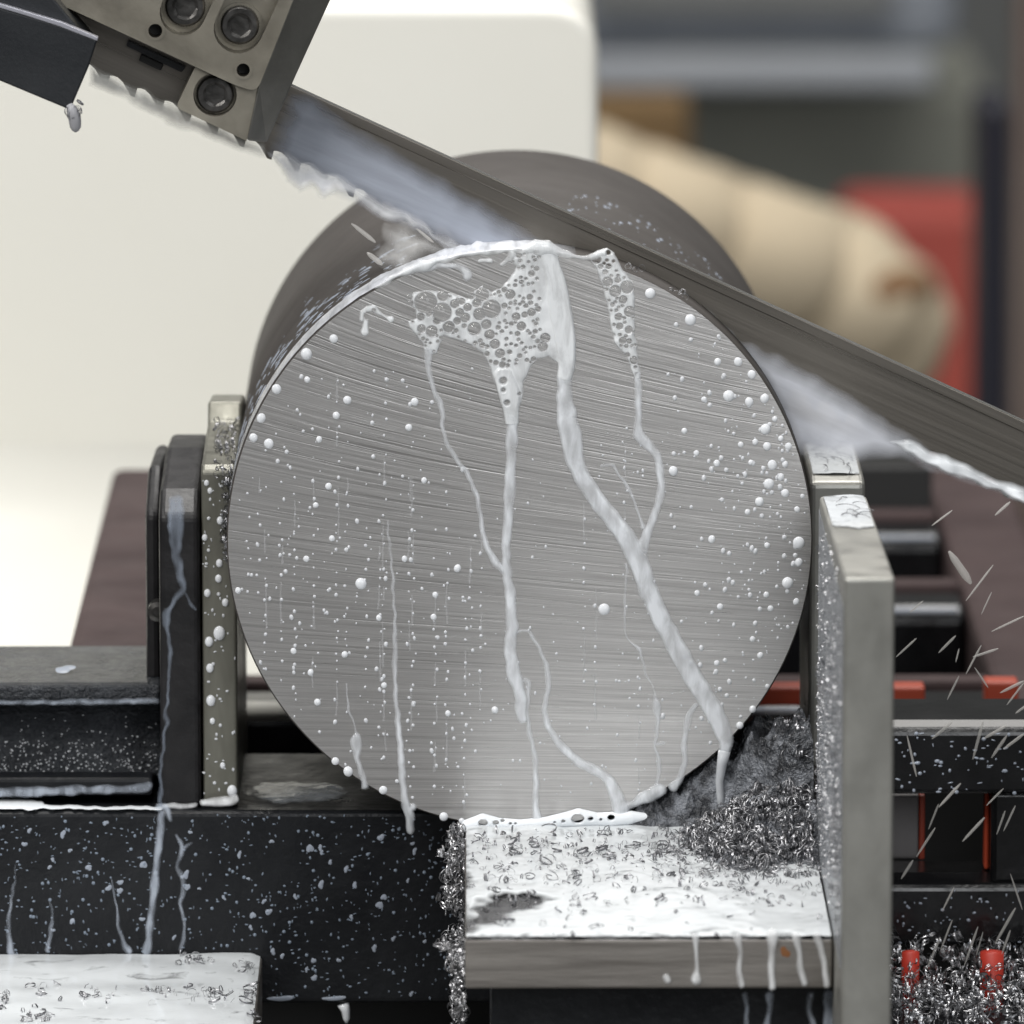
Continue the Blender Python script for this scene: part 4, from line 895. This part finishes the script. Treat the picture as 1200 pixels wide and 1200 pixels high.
# ------------------------------------------------------------------ coolant on the black parts
run('coolant_run', [[(190, 952, 5), (188, 975, 5.5), (184, 1010, 5.5), (180, 1050, 5.5), (176, 1085, 5), (172, 1116, 6)], [(186, 946, 6), (194, 946, 5), (200, 960, 3)]], YB - 0.0003, M_BLUERUN, 'straight bluish coolant run down the bed beam below the vise block', 'coolant run', 'coolant runs on the bed beam', 0.35, 1.2, wob=1.8)
run('coolant_run', [[(206, 978, 2), (214, 995, 4), (208, 1015, 3), (216, 1035, 4), (212, 1060, 3), (216, 1085, 2.4), (212, 1112, 3)], [(214, 995, 4), (224, 988, 2)]], YB - 0.0003, M_BLUERUN, 'broken bluish coolant run beside the straight one on the bed beam', 'coolant run', 'coolant runs on the bed beam', 0.35, 1.2, wob=2.5)
for pts, lab in (([(20, 1010, 1), (14, 1050, 2.4), (10, 1090, 3), (14, 1118, 6)], 'faint bluish run on the bed beam close to the low plate'), ([(60, 1055, 1.5), (60, 1085, 2.5), (56, 1112, 4)], 'faint short bluish run on the bed beam above the low plate'), ([(130, 1030, 1.2), (136, 1060, 2), (140, 1090, 2.6), (150, 1116, 5)], 'faint bluish run on the bed beam near the straight run')):
    run('coolant_run', pts, YB - 0.0003, M_BLUERUN, lab, 'coolant run', 'coolant runs on the bed beam', 0.2, 1.3, wob=3)
it = []; bigsp = []
for _ in range(900):
    x, y = random.uniform(0, 540), random.uniform(955, 1170)
    if y > 1118 and x < 310: continue
    it.append((x, y, random.choice([0.6, 0.8, 1, 1.3, 1.8, 2.2]), random.choice([0.6, 0.9, 1.4, 2.2])))
me = bead_soup(it, YB - 0.0002)
link('beam_splatter', me, coolant('dull_splatter', (0.26, 0.31, 0.38), 0.25, 0.75, 0), kind='stuff', label='fine bluish coolant splatter over the front of the black bed beam', cat='splatter')
def fleck_mesh(seed):
    r_ = random.Random(seed); ph = [r_.uniform(0, 6.28) for _ in range(4)]; n = 18; v = [(0, -0.22, 0)]; f = []
    for j, (k, h) in enumerate(((0.55, -0.18), (0.85, -0.08), (1.0, 0))):
        for i in range(n):
            a = 2 * math.pi * i / n; r = k * (1 + 0.25 * math.sin(2 * a + ph[0]) + 0.13 * math.sin(3 * a + ph[1]) + 0.04 * math.sin(5 * a + ph[2])); v.append((r * math.cos(a), h, r * math.sin(a)))
    for i in range(n): f.append((0, 1 + (i + 1) % n, 1 + i))
    for j in range(2):
        for i in range(n):
            a, b = 1 + j * n + i, 1 + j * n + (i + 1) % n; f.append((a, b, b + n, a + n))
    me = mesh(v, f); me.shade_smooth(); me.materials.append(M_FLECK); return me
FLK = [fleck_mesh(i) for i in range(6)]
for i in range(64):
    x, y = random.uniform(6, 530), random.uniform(962, 1165)
    if y > 1112 and x < 312: continue
    o = bpy.data.objects.new('coolant_fleck', FLK[i % 6]); COL.objects.link(o); o.location = P(x, y, YB - 0.0002)
    r = random.choice([1.9, 2.2, 2.5, 3, 3.6]) * MPP; o.scale = (r, r, r * random.uniform(0.9, 1.6)); o.rotation_euler = (0, random.uniform(-0.5, 0.5), 0)
    tag(o, 'pale bluish fleck of coolant splashed on the black bed beam', 'coolant fleck', 'coolant flecks on the bed beam')
for (x, y, r) in ((330, 1172, 9), (392, 1172, 8)):
    o = bpy.data.objects.new('coolant_fleck', FLK[1]); COL.objects.link(o); o.location = P(x, y - 2, YB - 0.0002); o.scale = (r * 1.5 * MPP, r * MPP * .5, r * 0.4 * MPP)
    tag(o, 'flat smear of coolant on the lower edge of the bed beam', 'coolant fleck', 'coolant smears under the bed beam')
link('coolant_drip', tube([(*P(402, 1176, 0.033), 0.0022), (*P(405, 1184, 0.033), 0.0016), (*P(406, 1194, 0.033), 0.0012), (*P(406, 1199, 0.033), 0.0004)], 10), M_DROP, smooth=True, label='white drip hanging from the underside of the bed beam', cat='drip')
# splash on the right frame
it = [(random.uniform(1050, 1200), random.uniform(858, 930), random.choice([0.8, 1.2, 1.8, 2.6, 3.4]), random.choice([0.8, 1.4, 2.4])) for _ in range(70)] + [(random.uniform(1050, 1200), random.uniform(1042, 1110), random.choice([0.6, 1, 1.6, 2.4]), random.choice([0.8, 1.4, 2.0])) for _ in range(50)]
link('frame_splatter', bead_soup(it, YB - 0.0004), M_FLECK, kind='stuff', label='coolant splatter on the black bed frame beyond the upright jaw', cat='splatter')
# vise block squiggle and jaw plate beads
run('coolant_run', [[(206, 588, 9), (206, 615, 11), (207, 645, 6), (210, 668, 5), (214, 690, 4), (202, 706, 4), (196, 724, 4), (199, 760, 3.4), (198, 800, 3), (194, 850, 2.6), (190, 890, 2.8), (188, 940, 3.6)], [(212, 692, 3), (222, 706, 2.4), (229, 716, 2)]], JY - 0.0024, thin_coolant('thin_smear_on_black', (0.42, 0.48, 0.58), 0.0, 0.5, 0.12), 'crooked bluish coolant run down the black vise block', 'coolant run', None, 0.2, 1.2, wob=4)
for (x, y, r) in ((257, 742, 7), (245, 752, 5), (246, 783, 4.5), (247, 821, 5.5), (256, 678, 4), (257, 660, 4), (243, 695, 4), (264, 706, 4), (272, 927, 6), (240, 630, 3.4), (258, 610, 4), (249, 845, 3.2), (261, 897, 3.2), (246, 575, 3), (242, 566, 3)):
    o = bpy.data.objects.new('coolant_drop', BIGME); COL.objects.link(o); o.location = P(x, y, JY - 0.0001); o.scale = (r * MPP, r * MPP, r * MPP * 1.25)
    tag(o, 'white coolant drop beaded on the olive jaw plate', 'coolant drop', 'coolant drops on the jaw plate')
it = [(random.uniform(238, 276), random.uniform(560, 935), random.choice([0.8, 1.1, 1.6, 2.2]), random.choice([1, 1.6, 2.4])) for _ in range(75)]
link('jaw_plate_droplets', bead_soup(it, JY - 0.0001), M_SMALLDROP, kind='stuff', label='small white droplets sprinkled on the olive jaw plate', cat='coolant drops')
run('jaw_foot_coolant', [[(238, 941, 5), (252, 940, 5.5), (268, 939, 6), (276, 936, 5)], [(192, 944, 3), (214, 945, 4), (228, 943, 3)]], JY - 0.0022, M_EDGERUN, 'white bead of coolant pooled along the foot of the jaw plate', 'coolant bead', None, 0.5, 0.8, wob=2)
run('coolant_strip', [[(-140, 944, 5), (-40, 943, 6), (20, 943, 6), (48, 944, 4.5)], [(48, 946, 2.5), (110, 947, 1.8), (150, 947, 2.0), (188, 947, 2.2)]], 0, M_MILK, 'white strip of coolant lying on the beam under the slide casting', 'coolant strip', None, 0.25, 0.6, wob=2.5, zplane=0.0002)
run('coolant_smear', [(-140, 930, 5), (30, 928, 6), (90, 926, 6), (150, 925, 6), (172, 922, 7)], 0.0397, M_BLUERUN, 'bluish smear of coolant along the foot of the slide casting', 'coolant smear', None, 0.25, 1.3, wob=3)
run('coolant_smear', [(-140, 823, 3), (60, 823, 3.5), (150, 822, 4), (184, 821, 4)], 0.0517, M_BLUERUN, 'bluish line of coolant under the step of the slide casting', 'coolant smear', None, 0.3, 1.3, wob=2)
o = link('coolant_drop', FLK[2], label='flat pale coolant drop lying on top of the slide casting', cat='coolant drop'); o.location = P(76, 784, 0.075) ; o.scale = (0.0034, 0.002, 0.004); o.rotation_euler = (-1.45, 0, 0)
link('coolant_smear', blob_top(pxx(345, 0.05), 0.058, 0.020, 0.018, lambda x, y: 0.0, 8.0, 0.0006), thin_coolant('grey_wet_smear', (0.30, 0.32, 0.34), 0.0, 0.8), label='grey wet smear on the beam top beside the jaw plate', cat='coolant smear')

# drips on the table's front edge and its support
for i, pts in enumerate(([(815, 1098, 5), (816, 1115, 3), (817, 1135, 3.2), (816, 1148, 7)], [(864, 1098, 6), (868, 1118, 3.4), (866, 1135, 4), (869, 1154, 4.4)], [(905, 1096, 9), (905, 1112, 5), (904, 1132, 5), (905, 1156, 5)], [(933, 1098, 6), (937, 1118, 4), (938, 1136, 4.4), (943, 1152, 4.4)], [(958, 1098, 6), (963, 1116, 4.4), (967, 1134, 4.6), (969, 1154, 4.6)], [(781, 1146, 5), (782, 1148, 5)])):
    run('coolant_run', pts, TYF - 0.0001, M_EDGERUN, 'white coolant run dripping down the front edge of the table' if i != 5 else 'single white drop on the front edge of the table', 'coolant run', 'coolant runs on the table edge' if i != 5 else None, 0.5, 1.0, wob=1)
for i, pts in enumerate(([(873, 1166, 4), (875, 1182, 3), (874, 1205, 4)], [(902, 1166, 6), (902, 1182, 4), (898, 1205, 5)], [(950, 1166, 5), (948, 1182, 3.6), (954, 1205, 5)], [(972, 1166, 8), (971, 1182, 7), (972, 1205, 8)])):
    run('coolant_run', pts, TYF + 0.0118, M_BLUERUN, 'bluish coolant run on the black support under the table', 'coolant run', 'coolant runs on the table support', 0.35, 1.0, wob=1.5)

# ------------------------------------------------------------------ swarf
def chip_geo(r_, rad=1.0, fine=False):
    "one curled chip: a thin coiled strip, unit radius"
    turns = r_.uniform(0.8, 1.9); k = 9 if fine else 13; wd = r_.uniform(0.08, 0.42); pit = r_.uniform(0.15, 0.7); th = 0.06
    g0, g1 = r_.uniform(0.7, 1.0), r_.uniform(0.8, 1.25); V = []; F = []
    for i in range(k):
        t = i / (k - 1); a = 2 * math.pi * turns * t; g = g0 + (g1 - g0) * t; ww = wd * (0.35 + 0.65 * math.sin(math.pi * (0.1 + 0.8 * t)))
        zc_ = pit * turns * (t - 0.5)
        quad = [(g, zc_ - ww / 2), (g, zc_ + ww / 2)] if fine else [(g, zc_ - ww / 2), (g, zc_ + ww / 2), (g - th, zc_ + ww / 2), (g - th, zc_ - ww / 2)]
        for rr, zz in quad: V.append((rr * math.cos(a), rr * math.sin(a), zz))
    n = 2 if fine else 4
    for i in range(k - 1):
        if fine: F.append((i * 2, i * 2 + 1, i * 2 + 3, i * 2 + 2))
        else:
            for j in range(4): a, b = i * 4 + j, i * 4 + (j + 1) % 4; F.append((a, b, b + 4, a + 4))
    return np.array(V), F
CH = []
for i in range(14):
    r_ = random.Random(100 + i); V, F = chip_geo(r_); me = mesh(V, F); me.shade_smooth(); me.materials.append(M_CHIP if i % 2 else M_CHIPDK); CH.append(me)
def heap_h(x, y):
    "height of the swarf heap against the upright jaw: it fills the wedge under the bar and slopes forward"
    if x < 0.03: return 0.0
    hb = min(0.036, 0.92 * (BR - math.sqrt(max(0, BR * BR - min(x, 0.0995) ** 2)))) * min(1, (x - 0.03) / 0.012)
    sm = lambda t: (lambda u: u * u * (3 - 2 * u))(min(1, max(0, t)))
    y0 = 0.003 - 0.016 * sm((x - 0.074) / 0.02)                              # where the wet mush ends towards the front
    mound = 0.0165 * sm((x - 0.048) / 0.04) * sm((y + 0.078 - 0.012 * noise.noise((x * 60, 0, 3))) / 0.05) * (1 if y < 0.0 else 0)
    return max(hb * sm((y - y0 + 0.008) / 0.008), mound)
def put_chip(loc, s, label, group, flat=False, dark=None):
    me = CH[random.randrange(14)] if dark is None else CH[random.randrange(7) * 2 + (0 if dark else 1)]
    o = bpy.data.objects.new('curled_chip', me); COL.objects.link(o); o.location = loc; o.scale = (s, s, s)
    o.rotation_euler = (random.uniform(-0.5, 0.5), random.uniform(-0.5, 0.5), random.uniform(0, 6.3)) if flat else (random.uniform(0, 6.3), random.uniform(0, 6.3), random.uniform(0, 6.3))
    tag(o, label, 'metal chip', group)
def chip_soup(items, m_, name, label, parent=None):
    V = []; F = []; k = 0; lib = [chip_geo(random.Random(500 + i), fine=True) for i in range(24)]
    for loc, s in items:
        v, f = lib[random.randrange(24)]; R = np.array(Matrix.Rotation(random.uniform(0, 6.3), 3, 'X') @ Matrix.Rotation(random.uniform(0, 6.3), 3, 'Y') @ Matrix.Rotation(random.uniform(0, 6.3), 3, 'Z'))
        V.append(v @ R.T * s + np.array(loc)); F += [tuple(a + k for a in q_) for q_ in f]; k += len(v)
    me = bpy.data.meshes.new('m'); me.from_pydata(np.vstack(V).tolist(), [], F); me.update(); me.shade_smooth()
    return link(name, me, m_, kind='stuff', label=label, cat='metal chips')
LA = 'curled steel chip in the heap against the upright jaw'; LB = 'loose curled chip lying in the white puddle on the table'
LC = 'curled chip clinging to the edge of the table over the bed beam'; LD = 'curled chip lying in the puddle on the low plate'; LE = 'curled chip in the swarf below the red pegs'
# wet mush under the heap
def mush():
    nx, ny = 140, 190; xs = np.linspace(0.031, xl - 0.0005, nx); ys = np.linspace(-0.085, 0.019, ny); v = []; f = []
    for y in ys:
        for x in xs:
            h = heap_h(x, y); v.append((x, y, -0.0003 + h * (0.9 + 0.35 * noise.noise((x * 130, y * 90, 1))) + 0.004 * min(1, h / 0.01) * noise.noise((x * 320, y * 300, 4)) + 0.0015 * min(1, h / 0.01) * noise.noise((x * 900, y * 900, 2))))
    for j in range(ny - 1):
        for i in range(nx - 1):
            a = j * nx + i
            x, y = xs[i], ys[j]
            cut = y > -0.004 and (math.hypot(x, max(v[a][2], v[a + 1][2], v[a + nx][2]) - BR) < BR + 0.001)
            if max(v[a][2], v[a + nx + 1][2]) > 0.0003 and not cut: f.append((a, a + 1, a + nx + 1, a + nx))
    me = mesh(v, f); bm = bmesh.new(); bm.from_mesh(me); bmesh.ops.delete(bm, geom=[k for k in bm.verts if not k.link_faces], context='VERTS'); bm.to_mesh(me); bm.free(); me.shade_smooth(); return me
link('swarf_heap', mush(), M_SLUDGE, kind='stuff', label='dark wet mush of swarf piled between the bar and the upright jaw', cat='swarf')
soup = []
def heap_spot():
    while True:
        x = random.uniform(0.045, xl - 0.002); y = random.uniform(-0.085, 0.012); h = heap_h(x, y)
        if h < 0.002 and random.random() < 0.8: continue
        if y > -0.003 and math.hypot(x, h - BR) < BR + 0.004: continue
        return x, y, h
for i in range(130):
    while True:
        x, y, h = heap_spot()
        if y < -0.014 and x > 0.052: break
    put_chip((x, y, h + random.uniform(0.0005, 0.0022)), random.uniform(0.0015, 0.0030), LA, 'chips in the heap')
for i in range(1700):
    x, y, h = heap_spot()
    if y > -0.013 and random.random() < (0.985 if x < 0.085 else 0.85): continue
    soup.append(((x, y, h + random.uniform(-0.001, 0.0016)), random.uniform(0.0008, 0.0019)))
chip_soup(soup, M_CHIPDK, 'heap_chips', 'dense small steel curls covering the heap against the upright jaw')
# loose chips in the puddle
def puddle_spot():
    while True:
        x, y = random.uniform(552, 962), random.uniform(968, 1094)
        d = 0.22 + 0.6 * math.exp(-((y - 1000 + (x - 750) * 0.03) / 24) ** 2) + 0.9 * max(0, (x - 760) / 200) * math.exp(-((y - 1005) / 30) ** 2)
        if y > 1060: d *= 0.35
        if random.random() < d: return PZ(x, y, 0.0018)
for i in range(75): put_chip(tuple(puddle_spot()), random.uniform(0.0013, 0.0027), LB, 'chips in the puddle', True)
chip_soup([(tuple(puddle_spot() + np.array([0, 0, random.uniform(-0.0012, 0.0004)])), random.uniform(0.0007, 0.0018)) for _ in range(640)], M_CHIPDK, 'puddle_chips', 'sprinkle of fine steel curls half sunk in the white puddle')
# clinging to the table's left edge
def edge_spot():
    y = random.uniform(968, 1200); bul = 40 if y < 1070 else (6 if y < 1090 else 30)
    bul *= 0.5 + 0.5 * abs(noise.noise((y / 26, 0, 0))) * 2; d = random.uniform(-0.02, 0.0) - (0.12 if y > 1100 else 0) * random.random()
    x = 545 - random.random() ** 1.3 * bul; q_ = P(x, y, 0.0 + d); return q_
for i in range(36): put_chip(tuple(edge_spot()), random.uniform(0.0018, 0.0032), LC, 'chips on the table edge', dark=False)
chip_soup([(tuple(edge_spot()), random.uniform(0.0008, 0.0019)) for _ in range(520)], M_CHIP, 'edge_chips', 'matted steel curls stuck along the edge of the table')
# tray chips
tray_c = [(55, 1160, 22), (115, 1165, 30), (190, 1162, 25), (225, 1165, 22), (265, 1164, 22), (292, 1168, 14), (230, 1124, 26), (285, 1130, 16), (40, 1192, 20), (5, 1172, 8), (300, 1190, 8)]
def tray_spot():
    c = random.choice(tray_c); q_ = PZ(c[0] + random.gauss(0, c[2] * 0.5), c[1] + random.gauss(0, 4.5), tz + 0.002); q_[0] = min(q_[0], tx1 + 0.001); q_[1] = min(q_[1], YB - 0.003); return q_
for i in range(26): put_chip(tuple(tray_spot()), random.uniform(0.0014, 0.0026), LD, 'chips on the low plate', True)
chip_soup([(tuple(tray_spot()), random.uniform(0.0007, 0.0016)) for _ in range(110)], M_CHIPDK, 'tray_chips', 'fine steel curls in clumps on the low plate')
# lower right swarf
zs = pz(1168, 0.0) - 0.006
def low_h(x, y): return 0.0145 + 0.006 * (0.5 + 0.5 * noise.noise((x * 45, y * 45, 0))) + max(0, y) * 0.2
def low_spot():
    x = random.uniform(xr + 0.002, 0.2); y = random.uniform(-0.07, YB - 0.004); return (x, y, zs + low_h(x, y) * random.uniform(0.6, 1.0))
for i in range(33): put_chip(low_spot(), random.uniform(0.0017, 0.003), LE, 'chips below the red pegs')
chip_soup([(low_spot(), random.uniform(0.0011, 0.0024)) for _ in range(1100)], M_CHIP, 'ledge_chips', 'thick bed of dark steel curls below the red pegs')
# swarf between jaw plate and bar, and on the side of the upright jaw
def lj_spot():
    y = random.uniform(490, 660); x = 252 + (280 - 252) * random.random() if y < 560 else random.uniform(262, 276)
    if y < 545: Yq = JY + 0.002 + (545 - y) / 50 * 0.06; q_ = P(x, y, Yq); return tuple(q_)
    q_ = P(x, y, JY - 0.002); return tuple(q_)
chip_soup([(lj_spot(), random.uniform(0.0007, 0.0016)) for _ in range(230)], M_CHIPDK, 'jaw_chips', 'small chips packed between the olive jaw plate and the bar')
chip_soup([((xl - random.uniform(0, 0.0006), random.uniform(YF + 0.01, Yd), random.triangular(0.0, 0.125, 0.03)), random.uniform(0.0006, 0.0014)) for _ in range(1100)], M_CHIP, 'jaw_side_chips', 'flat crust of chips stuck to the side of the upright jaw')
link('jaw_side_smear', box(xl - 0.00035, xl - 0.00015, YF + 0.004, Yd - 0.002, 0.001, 0.118), film_mat('jaw_wet', (0.40, 0.42, 0.45), (1, 1, 1), 200, 0.55, 0.55), label='grey wet crust on the side of the upright jaw', cat='coolant film')
me = bpy.data.objects['jaw_side_smear'].data
# rim chips at the cut
for (x, y) in ((752, 314), (744, 316), (786, 340), (792, 344), (798, 346), (803, 348), (800, 342), (736, 312)):
    put_chip(tuple(P(x, y, 0.004)), 0.0012, 'tiny bright chip caught at the rim of the cut under the blade', 'chips at the rim of the cut')

for x, y in CLING:
    o = bpy.data.objects.new('clinging_chip', CH[random.randrange(7) * 2]); COL.objects.link(o); o.parent = dr
    o.location = Vector(P(x, y, UY - 0.0018)) - dr.location; k = random.uniform(0.0010, 0.0017); o.scale = (k, k, k); o.rotation_euler = (random.uniform(0, 6), random.uniform(0, 6), random.uniform(0, 6))

# coolant specks on the dark skin of the bar
def bar_specks():
    base = dome(1.0, 0.35, 7, 3); bv = np.array([v.co[:] for v in base.vertices]); bf = [tuple(p_.vertices) for p_ in base.polygons]; bpy.data.meshes.remove(base); V = []; F = []; k = 0
    for i in range(260):
        left = i < 170
        a = math.radians(random.uniform(112, 168) if left else random.uniform(42, 80)); yy = YK1 + (0.002 + abs(random.gauss(0, 0.03)) if left else random.uniform(0.03, 0.14))
        r = random.choice([0.00025, 0.0004, 0.0006, 0.0009]); st = random.uniform(1, 4.5)
        nrm = np.array([math.cos(a), 0, math.sin(a)]); tan = np.array([-math.sin(a), 0, math.cos(a)]); axl = np.array([0, 1.0, 0]); c = np.array([0, yy, BR]) + nrm * BR
        V += (c + bv[:, :1] * r * (tan if left else axl) * st + bv[:, 2:] * r * (axl if left else tan) - bv[:, 1:2] * r * nrm).tolist(); F += [tuple(q_ + k for q_ in f_) for f_ in bf]; k += len(bv)
    me = mesh(V, F); me.shade_smooth(); return me
link('bar_specks', bar_specks(), M_FLECK, kind='stuff', label='fine coolant specks flung over the dark skin of the bar', cat='specks')

# pale beads painted as sparkles on the slide casting, wires on the jaw tops, a rust spot on the table edge
it = [(random.uniform(-5, 184), 905 - abs(random.gauss(0, 26)), random.choice([0.5, 0.7, 0.9, 1.2]), random.choice([0.5, 0.8, 1.1])) for _ in range(260)]
it = [q_ for q_ in it if q_[1] > 832]
link('slide_glitter', bead_soup(it, 0.0655), M_DROP, kind='stuff', label='pale beads imitating the sparkles on the wet face of the slide casting', cat='sparkles')
RUST = fleck_mesh(9); RUST.materials.clear(); RUST.materials.append(mat('rust', (0.22, 0.09, 0.03), 0.8))
o = bpy.data.objects.new('rust_spot', RUST); COL.objects.link(o); o.parent = tb; o.location = Vector(P(920, 1116, TYF - 0.00003)) - tb.location; o.scale = (5 * MPP, 0.0003, 6 * MPP)
for k in range(9):
    x = random.uniform(xl + 0.003, xr - 0.003); y = random.uniform(-0.10, -0.045); a = random.uniform(0, 6.28); z0 = float(zf(x, y)) + 0.0012; d = random.uniform(0.002, 0.004)
    link('fine_wire', tube([(x + d * math.cos(a) * t - 0.001 * math.sin(a) * math.sin(3 * t), y + d * 2.5 * math.sin(a) * t, float(zf(x, y + d * 2.5 * math.sin(a) * t)) + 0.0011 + 0.0008 * math.sin(math.pi * (t + 1) / 2), 0.00014) for t in np.linspace(-1, 1, 7)], 5), M_CHIPDK, label='fine dark wire chip lying in the coolant on top of the upright jaw', cat='metal chip', group='wire chips on the upright jaw')
for k in range(9):
    x = random.uniform(BR + 0.004, rx1 - 0.004); y = random.uniform(0.05, 0.10); a = random.uniform(0, 6.28); d = random.uniform(0.002, 0.0045)
    link('fine_wire', tube([(x + d * math.cos(a) * t - 0.001 * math.sin(a) * math.sin(3 * t), y + d * 2.5 * math.sin(a) * t, float(zf2(x, y + d * 2.5 * math.sin(a) * t)) + 0.0011 + 0.0008 * math.sin(math.pi * (t + 1) / 2), 0.00014) for t in np.linspace(-1, 1, 7)], 5), M_CHIPDK, label='fine dark wire chip lying in the coolant on top of the rear jaw', cat='metal chip', group='wire chips on the rear jaw')

# faint wet trails the small drops have left on the sawn face
tr = []
for cx, y0, y1 in cols:
    y = y0
    while y < y1 - 20:
        l = random.uniform(15, 60); x = cx + random.uniform(-1.5, 1.5)
        if inside(x, y, 0.95) and inside(x, y + l, 0.95) and random.random() < 0.6: tr.append([(x, y, 0.7), (x + random.uniform(-0.8, 0.8), y + l / 2, 1.0), (x + random.uniform(-1, 1), y + l, random.uniform(0.9, 1.7))])
        y += l + random.uniform(10, 50)
V = []; F = []; k = 0
for p_ in tr:
    me = field_mesh(lambda X, Yp: caps_field(X, Yp, [catmull(p_, 3)]), (min(q_[0] for q_ in p_) - 3, p_[0][1] - 3, max(q_[0] for q_ in p_) + 3, p_[-1][1] + 3), FY - 0.00003, 0.9, 0.3)
    V += [v.co[:] for v in me.vertices]; F += [tuple(i_ + k for i_ in q_.vertices) for q_ in me.polygons]; k += len(me.vertices); bpy.data.meshes.remove(me)
me = mesh(V, F); me.shade_smooth()
link('drip_trails', me, coolant('thin_wet_trail', (0.66, 0.67, 0.69), 0.1, 0.2, 0.0), kind='stuff', label='faint thin trails left by small drops running down the sawn face', cat='wet trails')
